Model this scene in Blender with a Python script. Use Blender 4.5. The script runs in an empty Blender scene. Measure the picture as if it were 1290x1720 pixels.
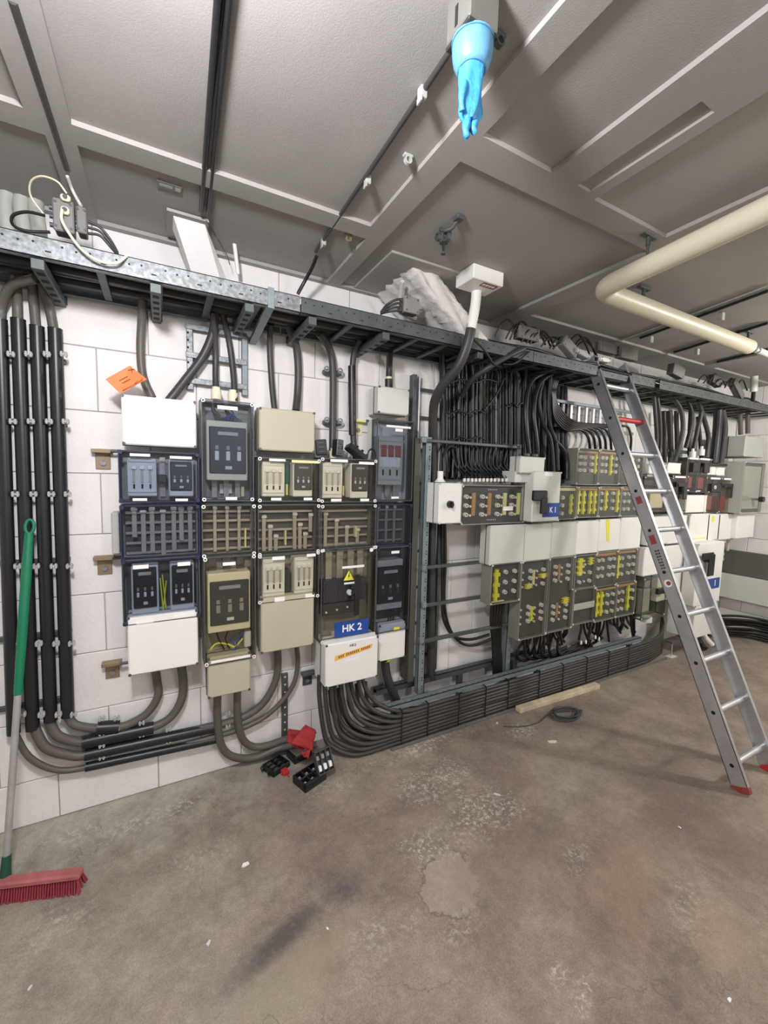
import bpy, math, random
from mathutils import Vector, Matrix
random.seed(7)
# ------------------------------------------------------------------ camera
S = 1.165
F_PX, PW, PH = 695.3, 1290.0, 1720.0
YAW, PITCH, ROLL = 0.4938, 0.0881, 0.0255
CAM = Vector((0.4030, -2.0514, 1.4602)) * S
_cy, _sy = math.cos(YAW), math.sin(YAW)
FWD = Vector((_sy * math.cos(PITCH), _cy * math.cos(PITCH), -math.sin(PITCH)))
_r = Vector((_cy, -_sy, 0.0)); _u = _r.cross(FWD)
_c, _s = math.cos(ROLL), math.sin(ROLL)
RGT = _c * _r + _s * _u; UPV = -_s * _r + _c * _u
scene = bpy.context.scene
COL = scene.collection
cd = bpy.data.cameras.new('camera'); cam = bpy.data.objects.new('camera', cd); COL.objects.link(cam)
cd.sensor_fit = 'VERTICAL'; cd.sensor_height = 24.0; cd.lens = F_PX / PH * 24.0; cd.clip_start = 0.02
rot = Matrix((RGT, UPV, -FWD)).transposed()
cam.matrix_world = Matrix.Translation(CAM) @ rot.to_4x4()
scene.camera = cam
# ------------------------------------------------------------------ world, light, exposure
wd = bpy.data.worlds.new('world'); scene.world = wd; wd.use_nodes = True
wd.node_tree.nodes['Background'].inputs[0].default_value = (0.9, 0.95, 1, 1)
wd.node_tree.nodes['Background'].inputs[1].default_value = 0.02
def point_lamp(name, loc, power, size, color=(1.0, 0.965, 0.92)):
    l = bpy.data.lights.new(name, 'POINT'); l.energy = power; l.shadow_soft_size = size; l.color = color
    o = bpy.data.objects.new(name, l); COL.objects.link(o); o.location = loc; return o
def tube_lamp(name, loc, power, color, lx=1.2, ly=.12, rz=0):
    l = bpy.data.lights.new(name, 'AREA'); l.shape = 'RECTANGLE'; l.size = lx; l.size_y = ly; l.energy = power; l.color = color
    o = bpy.data.objects.new(name, l); COL.objects.link(o); o.location = loc; o.rotation_euler = (0, 0, rz); return o
point_lamp('ceiling_lamp', (0.32, -1.85, 2.58), 86, .09, (.97, .95, 1.0))
point_lamp('ceiling_lamp', (5.0, -2.2, 2.50), 80, .10)
point_lamp('ceiling_lamp', (2.0, -4.0, 2.45), 46, .15)
scene.view_settings.view_transform = 'Standard'; scene.view_settings.look = 'None'
scene.view_settings.exposure = 0.55; scene.view_settings.gamma = 1.0
scene.view_settings.use_curve_mapping = False

# ------------------------------------------------------------------ pixel -> point on a real plane of the room
def _ray(px, py): return FWD + RGT * ((px - PW / 2) / F_PX) - UPV * ((py - PH / 2) / F_PX)
def A(px, py, y=0.0):
    d = _ray(px, py); return CAM + d * ((y - CAM.y) / d.y)
def AZ(px, py, z=0.0):
    d = _ray(px, py); return CAM + d * ((z - CAM.z) / d.z)
def AX(px, py, x):
    d = _ray(px, py); return CAM + d * ((x - CAM.x) / d.x)
def depth(p): return (Vector(p) - CAM).dot(FWD)
def wpx(p, w): return w * depth(p) / F_PX            # metres that w pixels span at point p

# ------------------------------------------------------------------ materials
MATS = {}
def mat(name, col, rough=.6, metal=0., var=.0, scale=8., bump=0., bscale=60., spec=.5, col2=None):
    if name in MATS: return MATS[name]
    m = bpy.data.materials.new(name); m.use_nodes = True; nt = m.node_tree; b = nt.nodes['Principled BSDF']
    b.inputs['Base Color'].default_value = (*col, 1); b.inputs['Roughness'].default_value = rough
    b.inputs['Metallic'].default_value = metal; b.inputs['Specular IOR Level'].default_value = spec
    tc = nt.nodes.new('ShaderNodeTexCoord')
    if var or col2:
        n = nt.nodes.new('ShaderNodeTexNoise'); n.inputs['Scale'].default_value = scale; n.inputs['Detail'].default_value = 5
        nt.links.new(tc.outputs['Object'], n.inputs['Vector'])
        r = nt.nodes.new('ShaderNodeValToRGB'); e = r.color_ramp.elements
        e[0].position = .32; e[1].position = .68
        c2 = col2 or tuple(c * (1 - var) for c in col)
        c1 = col if col2 else tuple(min(1, c * (1 + var * .6)) for c in col)
        e[0].color = (*c2, 1); e[1].color = (*c1, 1)
        nt.links.new(n.outputs['Fac'], r.inputs['Fac']); nt.links.new(r.outputs['Color'], b.inputs['Base Color'])
    if bump:
        n = nt.nodes.new('ShaderNodeTexNoise'); n.inputs['Scale'].default_value = bscale; n.inputs['Detail'].default_value = 4
        nt.links.new(tc.outputs['Object'], n.inputs['Vector'])
        bp = nt.nodes.new('ShaderNodeBump'); bp.inputs['Strength'].default_value = bump; bp.inputs['Distance'].default_value = .01
        nt.links.new(n.outputs['Fac'], bp.inputs['Height']); nt.links.new(bp.outputs['Normal'], b.inputs['Normal'])
    MATS[name] = m; return m
def clear(name, tint, gloss=.10):
    if name in MATS: return MATS[name]
    m = bpy.data.materials.new(name); m.use_nodes = True; nt = m.node_tree; nt.nodes.clear()
    out = nt.nodes.new('ShaderNodeOutputMaterial'); mx = nt.nodes.new('ShaderNodeMixShader')
    tr = nt.nodes.new('ShaderNodeBsdfTransparent'); gl = nt.nodes.new('ShaderNodeBsdfGlossy'); fr = nt.nodes.new('ShaderNodeFresnel')
    tr.inputs[0].default_value = (*tint, 1); gl.inputs['Roughness'].default_value = gloss; fr.inputs[0].default_value = 1.45
    gl.inputs[0].default_value = (.9, .9, .9, 1)
    geo = nt.nodes.new('ShaderNodeNewGeometry'); mm = nt.nodes.new('ShaderNodeMath'); mm.operation = 'MULTIPLY'; sb = nt.nodes.new('ShaderNodeMath'); sb.operation = 'SUBTRACT'; sb.inputs[0].default_value = 1
    nt.links.new(geo.outputs['Backfacing'], sb.inputs[1]); nt.links.new(fr.outputs[0], mm.inputs[0]); nt.links.new(sb.outputs[0], mm.inputs[1]); nt.links.new(mm.outputs[0], mx.inputs[0]); nt.links.new(tr.outputs[0], mx.inputs[1]); nt.links.new(gl.outputs[0], mx.inputs[2])
    nt.links.new(mx.outputs[0], out.inputs[0]); MATS[name] = m; return m
def wall_mat(name='wall_paint'):
    m = mat(name, (.79, .768, .752), .75, 0, .07, 2.2, .25, 45)
    return m
def floor_mat():
    m = bpy.data.materials.new('floor_concrete'); m.use_nodes = True; nt = m.node_tree; b = nt.nodes['Principled BSDF']; L = nt.links.new
    geo = nt.nodes.new('ShaderNodeNewGeometry'); POS = geo.outputs['Position']
    def noise(sc, det, ro=.55, dist=0.):
        n = nt.nodes.new('ShaderNodeTexNoise'); n.inputs['Scale'].default_value = sc; n.inputs['Detail'].default_value = det
        n.inputs['Roughness'].default_value = ro; n.inputs['Distortion'].default_value = dist; L(POS, n.inputs['Vector']); return n.outputs['Fac']
    def math_(op, a, c, d=None):
        x = nt.nodes.new('ShaderNodeMath'); x.operation = op
        for i, v in enumerate((a, c, d)):
            if v is None: continue
            if isinstance(v, (int, float)): x.inputs[i].default_value = v
            else: L(v, x.inputs[i])
        return x.outputs[0]
    def ramp(src, stops):
        r = nt.nodes.new('ShaderNodeValToRGB'); e = r.color_ramp.elements
        while len(e) < len(stops): e.new(.5)
        for q, (p, c) in zip(e, stops): q.position = p; q.color = (*c, 1) if isinstance(c, tuple) else (c, c, c, 1)
        L(src, r.inputs['Fac']); return r.outputs[0]
    def mix(f, a, c, mode='MIX'):
        x = nt.nodes.new('ShaderNodeMix'); x.data_type = 'RGBA'; x.blend_type = mode
        if isinstance(f, float): x.inputs[0].default_value = f
        else: L(f, x.inputs[0])
        for i, v in ((6, a), (7, c)):
            if isinstance(v, tuple): x.inputs[i].default_value = (*v, 1)
            else: L(v, x.inputs[i])
        return x.outputs[2]
    wob = math_('MULTIPLY_ADD', noise(9, 7, .7), 1.0, math_('MULTIPLY', math_('SUBTRACT', noise(3.2, 4, .6), .5), 1.2))
    def blot(cx_, cy_, rx, ry, rz, soft=.5, rag=1.0):
        """1 inside a ragged ellipse on the floor"""
        mp = nt.nodes.new('ShaderNodeMapping'); mp.vector_type = 'TEXTURE'; mp.inputs['Location'].default_value = (cx_, cy_, 0); mp.inputs['Rotation'].default_value = (0, 0, rz); mp.inputs['Scale'].default_value = (rx, ry, 1)
        L(POS, mp.inputs['Vector']); ln = nt.nodes.new('ShaderNodeVectorMath'); ln.operation = 'LENGTH'; L(mp.outputs[0], ln.inputs[0])
        d_ = math_('MULTIPLY_ADD', wob, rag * 1.6, ln.outputs['Value']); return ramp(math_('SUBTRACT', d_, rag * .8), [(max(0, 1 - soft), 1.), (1., 0.)])
    base = ramp(noise(1.3, 4), [(.34, (.315, .272, .212)), (.48, (.285, .235, .187)), (.60, (.225, .178, .145)), (.70, (.270, .222, .176))])
    sep = nt.nodes.new('ShaderNodeSeparateXYZ'); L(POS, sep.inputs[0])
    near = ramp(math_('ADD', math_('MULTIPLY_ADD', wob, .9, sep.outputs['Y']), math_('MULTIPLY', sep.outputs['X'], -.16)), [(.0, 0.), (.30, .85)])
    lefty = ramp(math_('MULTIPLY_ADD', sep.outputs['X'], -.35, math_('MULTIPLY_ADD', wob, .6, .45)), [(.35, 0.), (.95, .8)])
    base = mix(lefty, base, (.335, .312, .252)); base = mix(near, base, (.345, .335, .278))
    base = mix(1.0, base, ramp(noise(6, 8, .62), [(.32, .80), (.50, 1.0), (.66, 1.16)]), 'MULTIPLY')
    base = mix(1.0, base, ramp(noise(28, 5, .7), [(.32, .86), (.66, 1.12)]), 'MULTIPLY')
    base = mix(1.0, base, ramp(noise(170, 3), [(.35, .84), (.65, 1.14)]), 'MULTIPLY')
    def fl(px, py): p = AZ(px, py, 0); return p.x, p.y
    # rusty and olive zones
    for (px, py, rx, ry, c, k) in ((1060, 1470, .30, .16, (.33, .215, .14), .4), (1210, 1580, .22, .12, (.33, .24, .14), .4), (500, 1640, .32, .14, (.32, .275, .185), .5), (700, 1340, .26, .16, (.19, .145, .12), .6), (860, 1450, .3, .2, (.21, .16, .135), .4), (1130, 1330, .5, .22, (.185, .140, .112), .7), (1250, 1420, .25, .5, (.17, .125, .105), .6)):
        x_, y_ = fl(px, py); base = mix(math_('MULTIPLY', blot(x_, y_, rx, ry, .3, .7), k), base, c)
    # oily dark stain, dirt by the coil, and the ladder's cast shadow painted in
    for (p0, p1, w_, k) in (((560, 1500), (390, 1650), .06, .85), ((590, 1460), (560, 1530), .11, .75), ((860, 1250), (1220, 1345), .10, .20), ((880, 1225), (1000, 1200), .16, .50), ((690, 1235), (860, 1205), .05, .35), ((300, 1700), (420, 1630), .10, .28)):
        a = fl(*p0); c = fl(*p1); base = mix(math_('MULTIPLY', blot((a[0] + c[0]) / 2, (a[1] + c[1]) / 2, math.dist(a, c) * .62, w_, math.atan2(c[1] - a[1], c[0] - a[0]), .8, .7), k), base, (.085, .08, .075))
    # repaired patch with a cracked outline
    x_, y_ = fl(762, 1478); pm = blot(x_, y_, .14, .11, .2, .06, 1.1); base = mix(math_('MULTIPLY', pm, .35), base, (.42, .37, .30))
    pe = blot(x_, y_, .15, .12, .2, .05, 1.1); base = mix(math_('MULTIPLY', math_('MULTIPLY', math_('SUBTRACT', pe, pm), ramp(noise(4, 3), [(.44, 0.), (.52, 1.)])), .7), base, (.13, .10, .08))
    # lime scuffs gated by blots
    speck = ramp(noise(46, 9, .74, .4), [(.525, 0.), (.585, 1.)]); streak = ramp(noise(19, 9, .7, 1.6), [(.53, 0.), (.62, 1.)])
    gates = None
    for (px, py, rx, ry, k) in ((800, 1370, .34, .16, 1.), (730, 1310, .32, .18, 1.), (700, 1255, .42, .12, 1.), (880, 1225, .2, .1, .9), (720, 1420, .16, .1, .9), (640, 1560, .2, .12, .5), (130, 1400, .16, .10, .7), (250, 1375, .30, .10, .9), (985, 1660, .13, .045, 1.), (940, 1630, .06, .05, .9), (90, 1560, .12, .10, .6), (970, 1440, .12, .06, .7),
                                (340, 1440, .2, .1, .35), (560, 1320, .2, .08, .5), (770, 1560, .14, .05, .4), (1150, 1520, .2, .08, .35)):
        x_, y_ = fl(px, py); g_ = math_('MULTIPLY', blot(x_, y_, rx, ry, .4 if px > 900 else .1, .8), k); gates = g_ if gates is None else math_('MAXIMUM', gates, g_)
    base = mix(math_('MULTIPLY', math_('MULTIPLY', speck, gates), .7), base, (.68, .64, .56)); base = mix(math_('MULTIPLY', math_('MULTIPLY', streak, gates), .6), base, (.62, .58, .51))
    base = mix(math_('MULTIPLY', speck, .10), base, (.5, .46, .4))
    # hairline cracks
    vo = nt.nodes.new('ShaderNodeTexVoronoi'); vo.feature = 'DISTANCE_TO_EDGE'; vo.inputs['Scale'].default_value = 1.9
    vm = nt.nodes.new('ShaderNodeVectorMath'); vm.operation = 'ADD'; nv = nt.nodes.new('ShaderNodeTexNoise'); nv.inputs['Scale'].default_value = 5; nv.inputs['Detail'].default_value = 6; L(POS, nv.inputs['Vector'])
    sc_ = nt.nodes.new('ShaderNodeVectorMath'); sc_.operation = 'SCALE'; sc_.inputs[3].default_value = .5; L(nv.outputs['Color'], sc_.inputs[0]); L(POS, vm.inputs[0]); L(sc_.outputs[0], vm.inputs[1]); L(vm.outputs[0], vo.inputs['Vector'])
    crk = math_('MULTIPLY', ramp(vo.outputs['Distance'], [(.0, 1.), (.008, 0.)]), ramp(noise(1.9, 3), [(.52, 0.), (.60, .6)])); base = mix(crk, base, (.13, .105, .085))
    v2 = nt.nodes.new('ShaderNodeTexVoronoi'); v2.inputs['Scale'].default_value = 7; L(POS, v2.inputs['Vector']); base = mix(ramp(v2.outputs['Distance'], [(.0, .9), (.03, 0.)]), base, (.6, .56, .48))
    L(base, b.inputs['Base Color']); b.inputs['Roughness'].default_value = .60; b.inputs['Specular IOR Level'].default_value = .35
    bp = nt.nodes.new('ShaderNodeBump'); bp.inputs['Strength'].default_value = .35; bp.inputs['Distance'].default_value = .008
    L(noise(11, 10, .68), bp.inputs['Height']); L(bp.outputs['Normal'], b.inputs['Normal'])
    return m

M_WALL = wall_mat()
M_MORTAR = mat('mortar', (.40, .37, .34), .9)
M_CEIL = mat('ceiling_concrete', (.365, .350, .328), .85, 0, .10, 1.6, .10, 260)
M_BLACK = mat('black_plastic', (.013, .0135, .016), .36)
M_BLACK2 = mat('matt_black_cable', (.016, .0165, .016), .45)
M_CABLE = mat('grey_brown_cable', (.105, .096, .082), .48)
M_CABLE_D = mat('dark_grey_cable', (.042, .042, .041), .45)
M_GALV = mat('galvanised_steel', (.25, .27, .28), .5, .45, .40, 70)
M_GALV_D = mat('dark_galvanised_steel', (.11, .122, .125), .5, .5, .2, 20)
M_STRUT = mat('blue_grey_strut', (.23, .28, .30), .5, .35, .12, 20)
M_STRUT_D = mat('dark_strut', (.10, .115, .115), .5, .4, .12, 20)
M_ALU = mat('aluminium', (.62, .63, .65), .34, .75, .10, 12)
M_WHITE = mat('white_enclosure', (.83, .83, .79), .45, 0, .03, 6)
M_WHITE2 = mat('off_white_enclosure', (.62, .635, .585), .45, 0, .03, 6)
M_BEIGE = mat('beige_enclosure', (.48, .455, .34), .5, 0, .03, 6)
M_CREAM = mat('cream_plastic', (.72, .68, .50), .5)
M_GREYBOX = mat('grey_enclosure', (.42, .43, .39), .5, 0, .04, 6)
M_GREYG = mat('grey_green_enclosure', (.235, .235, .195), .5, 0, .05, 6)
M_FRAME = mat('dark_frame', (.075, .08, .085), .45)
M_NAVY = mat('navy_plastic', (.018, .022, .065), .4)
M_PLATE = mat('mounting_plate', (.30, .285, .26), .5, .2)
M_PLATE_D = mat('dark_mounting_plate', (.10, .095, .09), .6)
M_DEV = mat('light_grey_device', (.62, .64, .63), .45)
M_DEVW = mat('white_device', (.80, .81, .76), .45)
M_DARKDEV = mat('dark_device', (.055, .058, .062), .4)
M_DARKDEV2 = mat('darker_device', (.022, .024, .030), .35)
M_WIN = mat('fuse_window', (.66, .67, .65), .25)
M_COPPER = mat('tinned_bar', (.47, .44, .39), .4, .35)
M_LABEL = mat('label_white', (.88, .88, .86), .5)
M_YEL = mat('yellow_tape', (.80, .76, .06), .5)
M_YELL = mat('pale_yellow_label', (.75, .72, .35), .5)
M_BRN = mat('brown_stripe', (.45, .26, .11), .5)
M_PANEL = mat('anthracite_panel', (.070, .073, .075), .45)
M_CAP = mat('porcelain_cap', (.80, .79, .72), .3)
M_HOLE = mat('dark_hole', (.01, .01, .01), .8)
M_RED = mat('red_plastic', (.50, .03, .03), .45)
M_REDCLOTH = mat('red_cloth', (.30, .014, .016), .7, 0, .25, 30, .3, 80)
M_REDD = mat('dull_red', (.30, .05, .045), .5)
M_BLUE = mat('blue_sign', (.012, .06, .30), .4)
M_GLOVE = mat('blue_glove', (.045, .29, .62), .42, 0, .22, 30, .4, 60)
M_GREEN = mat('green_grip', (.0, .16, .075), .45)
M_ORANGE = mat('orange_tag', (.95, .20, .05), .6)
M_TEAL = mat('green_strip', (.02, .10, .085), .5)
M_BROWN = mat('brown_bracket', (.28, .21, .13), .5, .3)
M_WOOD = mat('raw_timber', (.62, .52, .36), .7, 0, .22, 14)
M_PIPE = mat('cream_insulation', (.70, .655, .49), .42)
M_PLASTER = mat('white_plaster', (.66, .64, .61), .8, 0, .12, 10, .8, 22)
M_PINK = mat('broom_bristles', (.30, .035, .055), .7)
M_PINK2 = mat('broom_head_red', (.40, .12, .12), .7, 0, .3, 10)
M_ALUH = mat('worn_handle', (.42, .42, .42), .45, .4, .15, 10)
M_STACK = mat('dark_brown_cable', (.046, .043, .038), .42)
M_CLIP = mat('clip_grey', (.40, .40, .38), .5)
M_CLEAR = clear('clear_lid', (.90, .89, .85))
M_CLEARB = clear('smoked_lid', (.76, .79, .84))
M_CLEARG = clear('clear_pane', (.92, .92, .90), .15)
M_FLOOR = floor_mat()

# ------------------------------------------------------------------ mesh helpers
class MB:
    def __init__(s): s.v = []; s.f = []; s.sm = []
    def add(s, vs, fs, sm=False):
        o = len(s.v); s.v += [Vector(p) for p in vs]; s.f += [tuple(i + o for i in f) for f in fs]; s.sm += [sm] * len(fs); return s
    def box(s, x0, x1, y0, y1, z0, z1, c=0., T=None):
        x0, x1 = sorted((x0, x1)); y0, y1 = sorted((y0, y1)); z0, z1 = sorted((z0, z1))
        if c <= 0:
            vs = [(x, y, z) for x in (x0, x1) for y in (y0, y1) for z in (z0, z1)]
            fs = [(0, 1, 3, 2), (4, 6, 7, 5), (0, 4, 5, 1), (2, 3, 7, 6), (0, 2, 6, 4), (1, 5, 7, 3)]
        else:
            c = min(c, (x1 - x0) * .45, (y1 - y0) * .45, (z1 - z0) * .45)
            lo, hi = (x0, y0, z0), (x1, y1, z1); vs = []; idx = {}
            for sx in (0, 1):
                for sy in (0, 1):
                    for sz in (0, 1):
                        sg = (sx, sy, sz); b = [hi[i] if sg[i] else lo[i] for i in range(3)]
                        for a in range(3):
                            p = [b[i] if i == a else b[i] - (c if sg[i] else -c) for i in range(3)]
                            idx[(sg, a)] = len(vs); vs.append(tuple(p))
            fs = []
            for a in range(3):
                o1, o2 = [i for i in range(3) if i != a]
                for sd in (0, 1):
                    q = []
                    for u_, v_ in ((0, 0), (1, 0), (1, 1), (0, 1)):
                        g = [0, 0, 0]; g[a] = sd; g[o1] = u_; g[o2] = v_; q.append(idx[(tuple(g), a)])
                    fs.append(tuple(q))
            for a in range(3):
                o1, o2 = [i for i in range(3) if i != a]
                for u_ in (0, 1):
                    for v_ in (0, 1):
                        g0 = [0, 0, 0]; g0[o1] = u_; g0[o2] = v_; g1 = list(g0); g1[a] = 1
                        fs.append((idx[(tuple(g0), o1)], idx[(tuple(g0), o2)], idx[(tuple(g1), o2)], idx[(tuple(g1), o1)]))
            for sx in (0, 1):
                for sy in (0, 1):
                    for sz in (0, 1): fs.append(tuple(idx[((sx, sy, sz), a)] for a in range(3)))
        if T is not None: vs = [T @ Vector(v) for v in vs]
        return s.add(vs, fs)
    def cyl(s, p0, p1, r, n=10, r2=None, cap=True):
        p0, p1 = Vector(p0), Vector(p1); d = (p1 - p0).normalized(); r2 = r if r2 is None else r2
        a = d.orthogonal().normalized(); b = d.cross(a)
        vs = []
        for p, q in ((p0, r), (p1, r2)):
            for k in range(n):
                t = 2 * math.pi * k / n; vs.append(p + (a * math.cos(t) + b * math.sin(t)) * q)
        s.add(vs, [(k, (k + 1) % n, n + (k + 1) % n, n + k) for k in range(n)], True)
        if cap:
            o = len(s.v); s.add(vs, [tuple(range(n))[::-1], tuple(range(n, 2 * n))])
        return s
    def tube(s, pts, r, n=8, cap=True, rs=None):
        pts = [Vector(p) for p in pts]; m = len(pts); vs = []; prev = None
        for i, p in enumerate(pts):
            d = (pts[min(i + 1, m - 1)] - pts[max(i - 1, 0)]).normalized()
            if prev is None: a = d.orthogonal().normalized()
            else:
                a = prev - d * prev.dot(d); a = a.normalized() if a.length > 1e-6 else d.orthogonal().normalized()
            prev = a; b = d.cross(a); q = rs[i] if rs else r
            for k in range(n):
                t = 2 * math.pi * k / n; vs.append(p + (a * math.cos(t) + b * math.sin(t)) * q)
        fs = [(i * n + k, i * n + (k + 1) % n, (i + 1) * n + (k + 1) % n, (i + 1) * n + k) for i in range(m - 1) for k in range(n)]
        s.add(vs, fs, True)
        if cap: s.add([vs[k] for k in range(n)], [tuple(range(n))[::-1]]); s.add(vs[-n:], [tuple(range(n))])
        return s
    def ring(s, c, ax, R, r, h, n=14):
        c = Vector(c); d = Vector(ax).normalized(); a = d.orthogonal().normalized(); b = d.cross(a); vs = []
        for (q, e) in ((R, 0), (R, h), (r, h), (r, 0)):
            for k in range(n):
                t = 2 * math.pi * k / n; vs.append(c + d * e + (a * math.cos(t) + b * math.sin(t)) * q)
        fs = [(j * n + k, j * n + (k + 1) % n, ((j + 1) % 4) * n + (k + 1) % n, ((j + 1) % 4) * n + k) for j in range(4) for k in range(n)]
        return s.add(vs, fs)
    def prism(s, poly, ext):
        n = len(poly); P0 = [Vector(p) for p in poly]; e = Vector(ext)
        return s.add(P0 + [p + e for p in P0], [tuple(range(n))[::-1], tuple(range(n, 2 * n))] + [(i, (i + 1) % n, n + (i + 1) % n, n + i) for i in range(n)])
    def build(s, name, m, parent=None, **kw):
        me = bpy.data.meshes.new(name)
        if parent is not None:
            org = parent.matrix_basis.translation.copy(); q = parent
            while q.parent is not None: q = q.parent; org += q.matrix_basis.translation
        else:
            xs = [v.x for v in s.v]; ys = [v.y for v in s.v]; org = Vector(((min(xs) + max(xs)) / 2, (min(ys) + max(ys)) / 2, min(v.z for v in s.v)))
        me.from_pydata([v - org for v in s.v], [], s.f)
        me.polygons.foreach_set('use_smooth', s.sm)
        me.materials.append(m); me.validate(); 
        import bmesh
        bm = bmesh.new(); bm.from_mesh(me); bmesh.ops.recalc_face_normals(bm, faces=bm.faces); bm.to_mesh(me); bm.free()
        o = bpy.data.objects.new(name, me); COL.objects.link(o)
        if parent is not None: o.parent = parent
        else: o.location = org
        for k, v in kw.items(): o[k] = v
        return o
def root(name, loc, label, cat, group=None):
    o = bpy.data.objects.new(name, None); COL.objects.link(o); o.empty_display_size = .05; o.location = loc
    o['label'] = label; o['category'] = cat
    if group: o['group'] = group
    return o
def tag(o, label, cat, group=None):
    o['label'] = label; o['category'] = cat
    if group: o['group'] = group
    return o
def copy_part(src, parent, loc):
    c = src.copy(); COL.objects.link(c); c.parent = parent; c.location = loc; return c
def wloc(o):
    v = o.matrix_basis.translation.copy(); q = o
    while q.parent is not None: q = q.parent; v += q.matrix_basis.translation
    return v
PROTO = {}
def shared(key, mbf, name, m, parent, at, **kw):
    """object sharing mesh data `key` (mesh built about the origin), placed at world point `at` under parent"""
    if key not in PROTO:
        mb = mbf(); me = bpy.data.meshes.new(name); me.from_pydata(mb.v, [], mb.f); me.polygons.foreach_set('use_smooth', mb.sm)
        import bmesh
        bm = bmesh.new(); bm.from_mesh(me); bmesh.ops.recalc_face_normals(bm, faces=bm.faces); bm.to_mesh(me); bm.free()
        me.materials.append(m); PROTO[key] = me
    o = bpy.data.objects.new(name, PROTO[key]); COL.objects.link(o)
    if parent is not None: o.parent = parent; o.location = Vector(at) - wloc(parent)
    else: o.location = at
    for k, v in kw.items(): o[k] = v
    return o
def spline(pts, k=6):
    P = [Vector(p) for p in pts]
    if len(P) < 3: return P
    out = []
    for i in range(len(P) - 1):
        p0 = P[i - 1] if i else P[0] * 2 - P[1]; p1 = P[i]; p2 = P[i + 1]; p3 = P[i + 2] if i + 2 < len(P) else P[-1] * 2 - P[-2]
        for j in range(k):
            t = j / k; out.append(.5 * ((2 * p1) + (p2 - p0) * t + (2 * p0 - 5 * p1 + 4 * p2 - p3) * t * t + (3 * p1 - p0 - 3 * p2 + p3) * t ** 3))
    return out + [P[-1]]
def path(pp):
    """list of (px,py,y) -> world points"""
    return [A(*q) for q in pp]
def cable(pp, w, m, label, group=None, cat='cable', name='power_cable', k=6, n=8, r=None, pts=None):
    P = pts if pts is not None else path(pp)
    r = r if r else wpx(P[len(P) // 2], w) / 2
    o = MB().tube(spline(P, k), r, n).build(name, m)
    return tag(o, label, cat, group)
def text(body, size, m, parent, c, depth_=.0008, name='lettering', rot=(math.pi / 2, 0, 0), bold=0.0, xs=1.0):
    cu = bpy.data.curves.new(name, 'FONT'); cu.body = body; cu.size = size; cu.align_x = 'CENTER'; cu.align_y = 'CENTER'; cu.extrude = depth_
    cu.offset = bold; cu.materials.append(m); cu.resolution_u = 3
    t0 = bpy.data.objects.new(name, cu); COL.objects.link(t0); bpy.context.view_layer.update()
    me = bpy.data.meshes.new_from_object(t0.evaluated_get(bpy.context.evaluated_depsgraph_get())); bpy.data.objects.remove(t0)
    if not me.materials: me.materials.append(m)
    o = bpy.data.objects.new(name, me); COL.objects.link(o); o.rotation_euler = rot; o.scale = (xs, 1, 1)
    if parent is not None: o.parent = parent; o.location = Vector(c) - wloc(parent)
    else: o.location = c
    return o

# ================================================================== THE ROOM
CH = 2.797
XR, XL, YF = 6.41, -2.2, -5.4
MB().box(XL - .1, XR + .1, YF - .1, .1, -.1, 0).build('floor', M_FLOOR, kind='structure')
# back wall: mortar bed with painted blocks set in it
wb = MB().box(XL, XR + .1, .006, .12, 0, CH + .1).build('wall_back', M_MORTAR, kind='structure')
BW, BH, Z0 = .4247, .29125, .219
def block_mb(w, h, a=0):
    return lambda: (MB().box(0, w, -.0, .03, 0, h, .0025) if a == 0 else MB().box(0, .03, 0, w, 0, h, .0025))
g = .0045
for k in range(-1, 9):
    z0 = 0 if k < 0 else Z0 + BH * k; z1 = Z0 + BH * (k + 1)
    h = (Z0 if k < 0 else BH) - g
    if z1 > CH: h = CH - z0 - .001
    off = 0 if k % 2 else BW / 2
    x = off - BW * 6
    while x < XR - .02:
        w = min(BW, XR - x)
        if x > XL:
            dy = random.uniform(-.0008, .0008)
            shared(('blk', round(w, 3), round(h, 3)), block_mb(w - g, h), 'block', M_WALL, wb, (x + g / 2, dy, z0 + g / 2))
        x += BW
wr = MB().box(XR + .006, XR + .12, YF, .006, 0, CH + .1).build('wall_right', M_MORTAR, kind='structure')
for k in range(-1, 9):
    z0 = 0 if k < 0 else Z0 + BH * k
    h = (Z0 if k < 0 else BH) - g
    if z0 + h > CH: h = CH - z0 - .001
    off = 0 if k % 2 else BW / 2
    for j in range(13):
        y1 = -off - BW * j; y0 = max(y1 - BW, YF + .001)
        if j == 0 and off: shared(('blkr', round(off, 3), round(h, 3)), block_mb(off - g, h, 1), 'block', M_WALL, wr, (XR, -off + g / 2, z0 + g / 2))
        if y1 - y0 > .05: shared(('blkr', round(y1 - y0, 3), round(h, 3)), block_mb(y1 - y0 - g, h, 1), 'block', M_WALL, wr, (XR, y0 + g / 2, z0 + g / 2))
MB().box(XL - .1, XL, YF, .1, 0, CH + .1).build('wall_left', M_WALL, kind='structure')
MB().box(XL - .1, XR + .1, YF - .1, YF, 0, CH + .1).build('wall_front', M_WALL, kind='structure')
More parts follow.
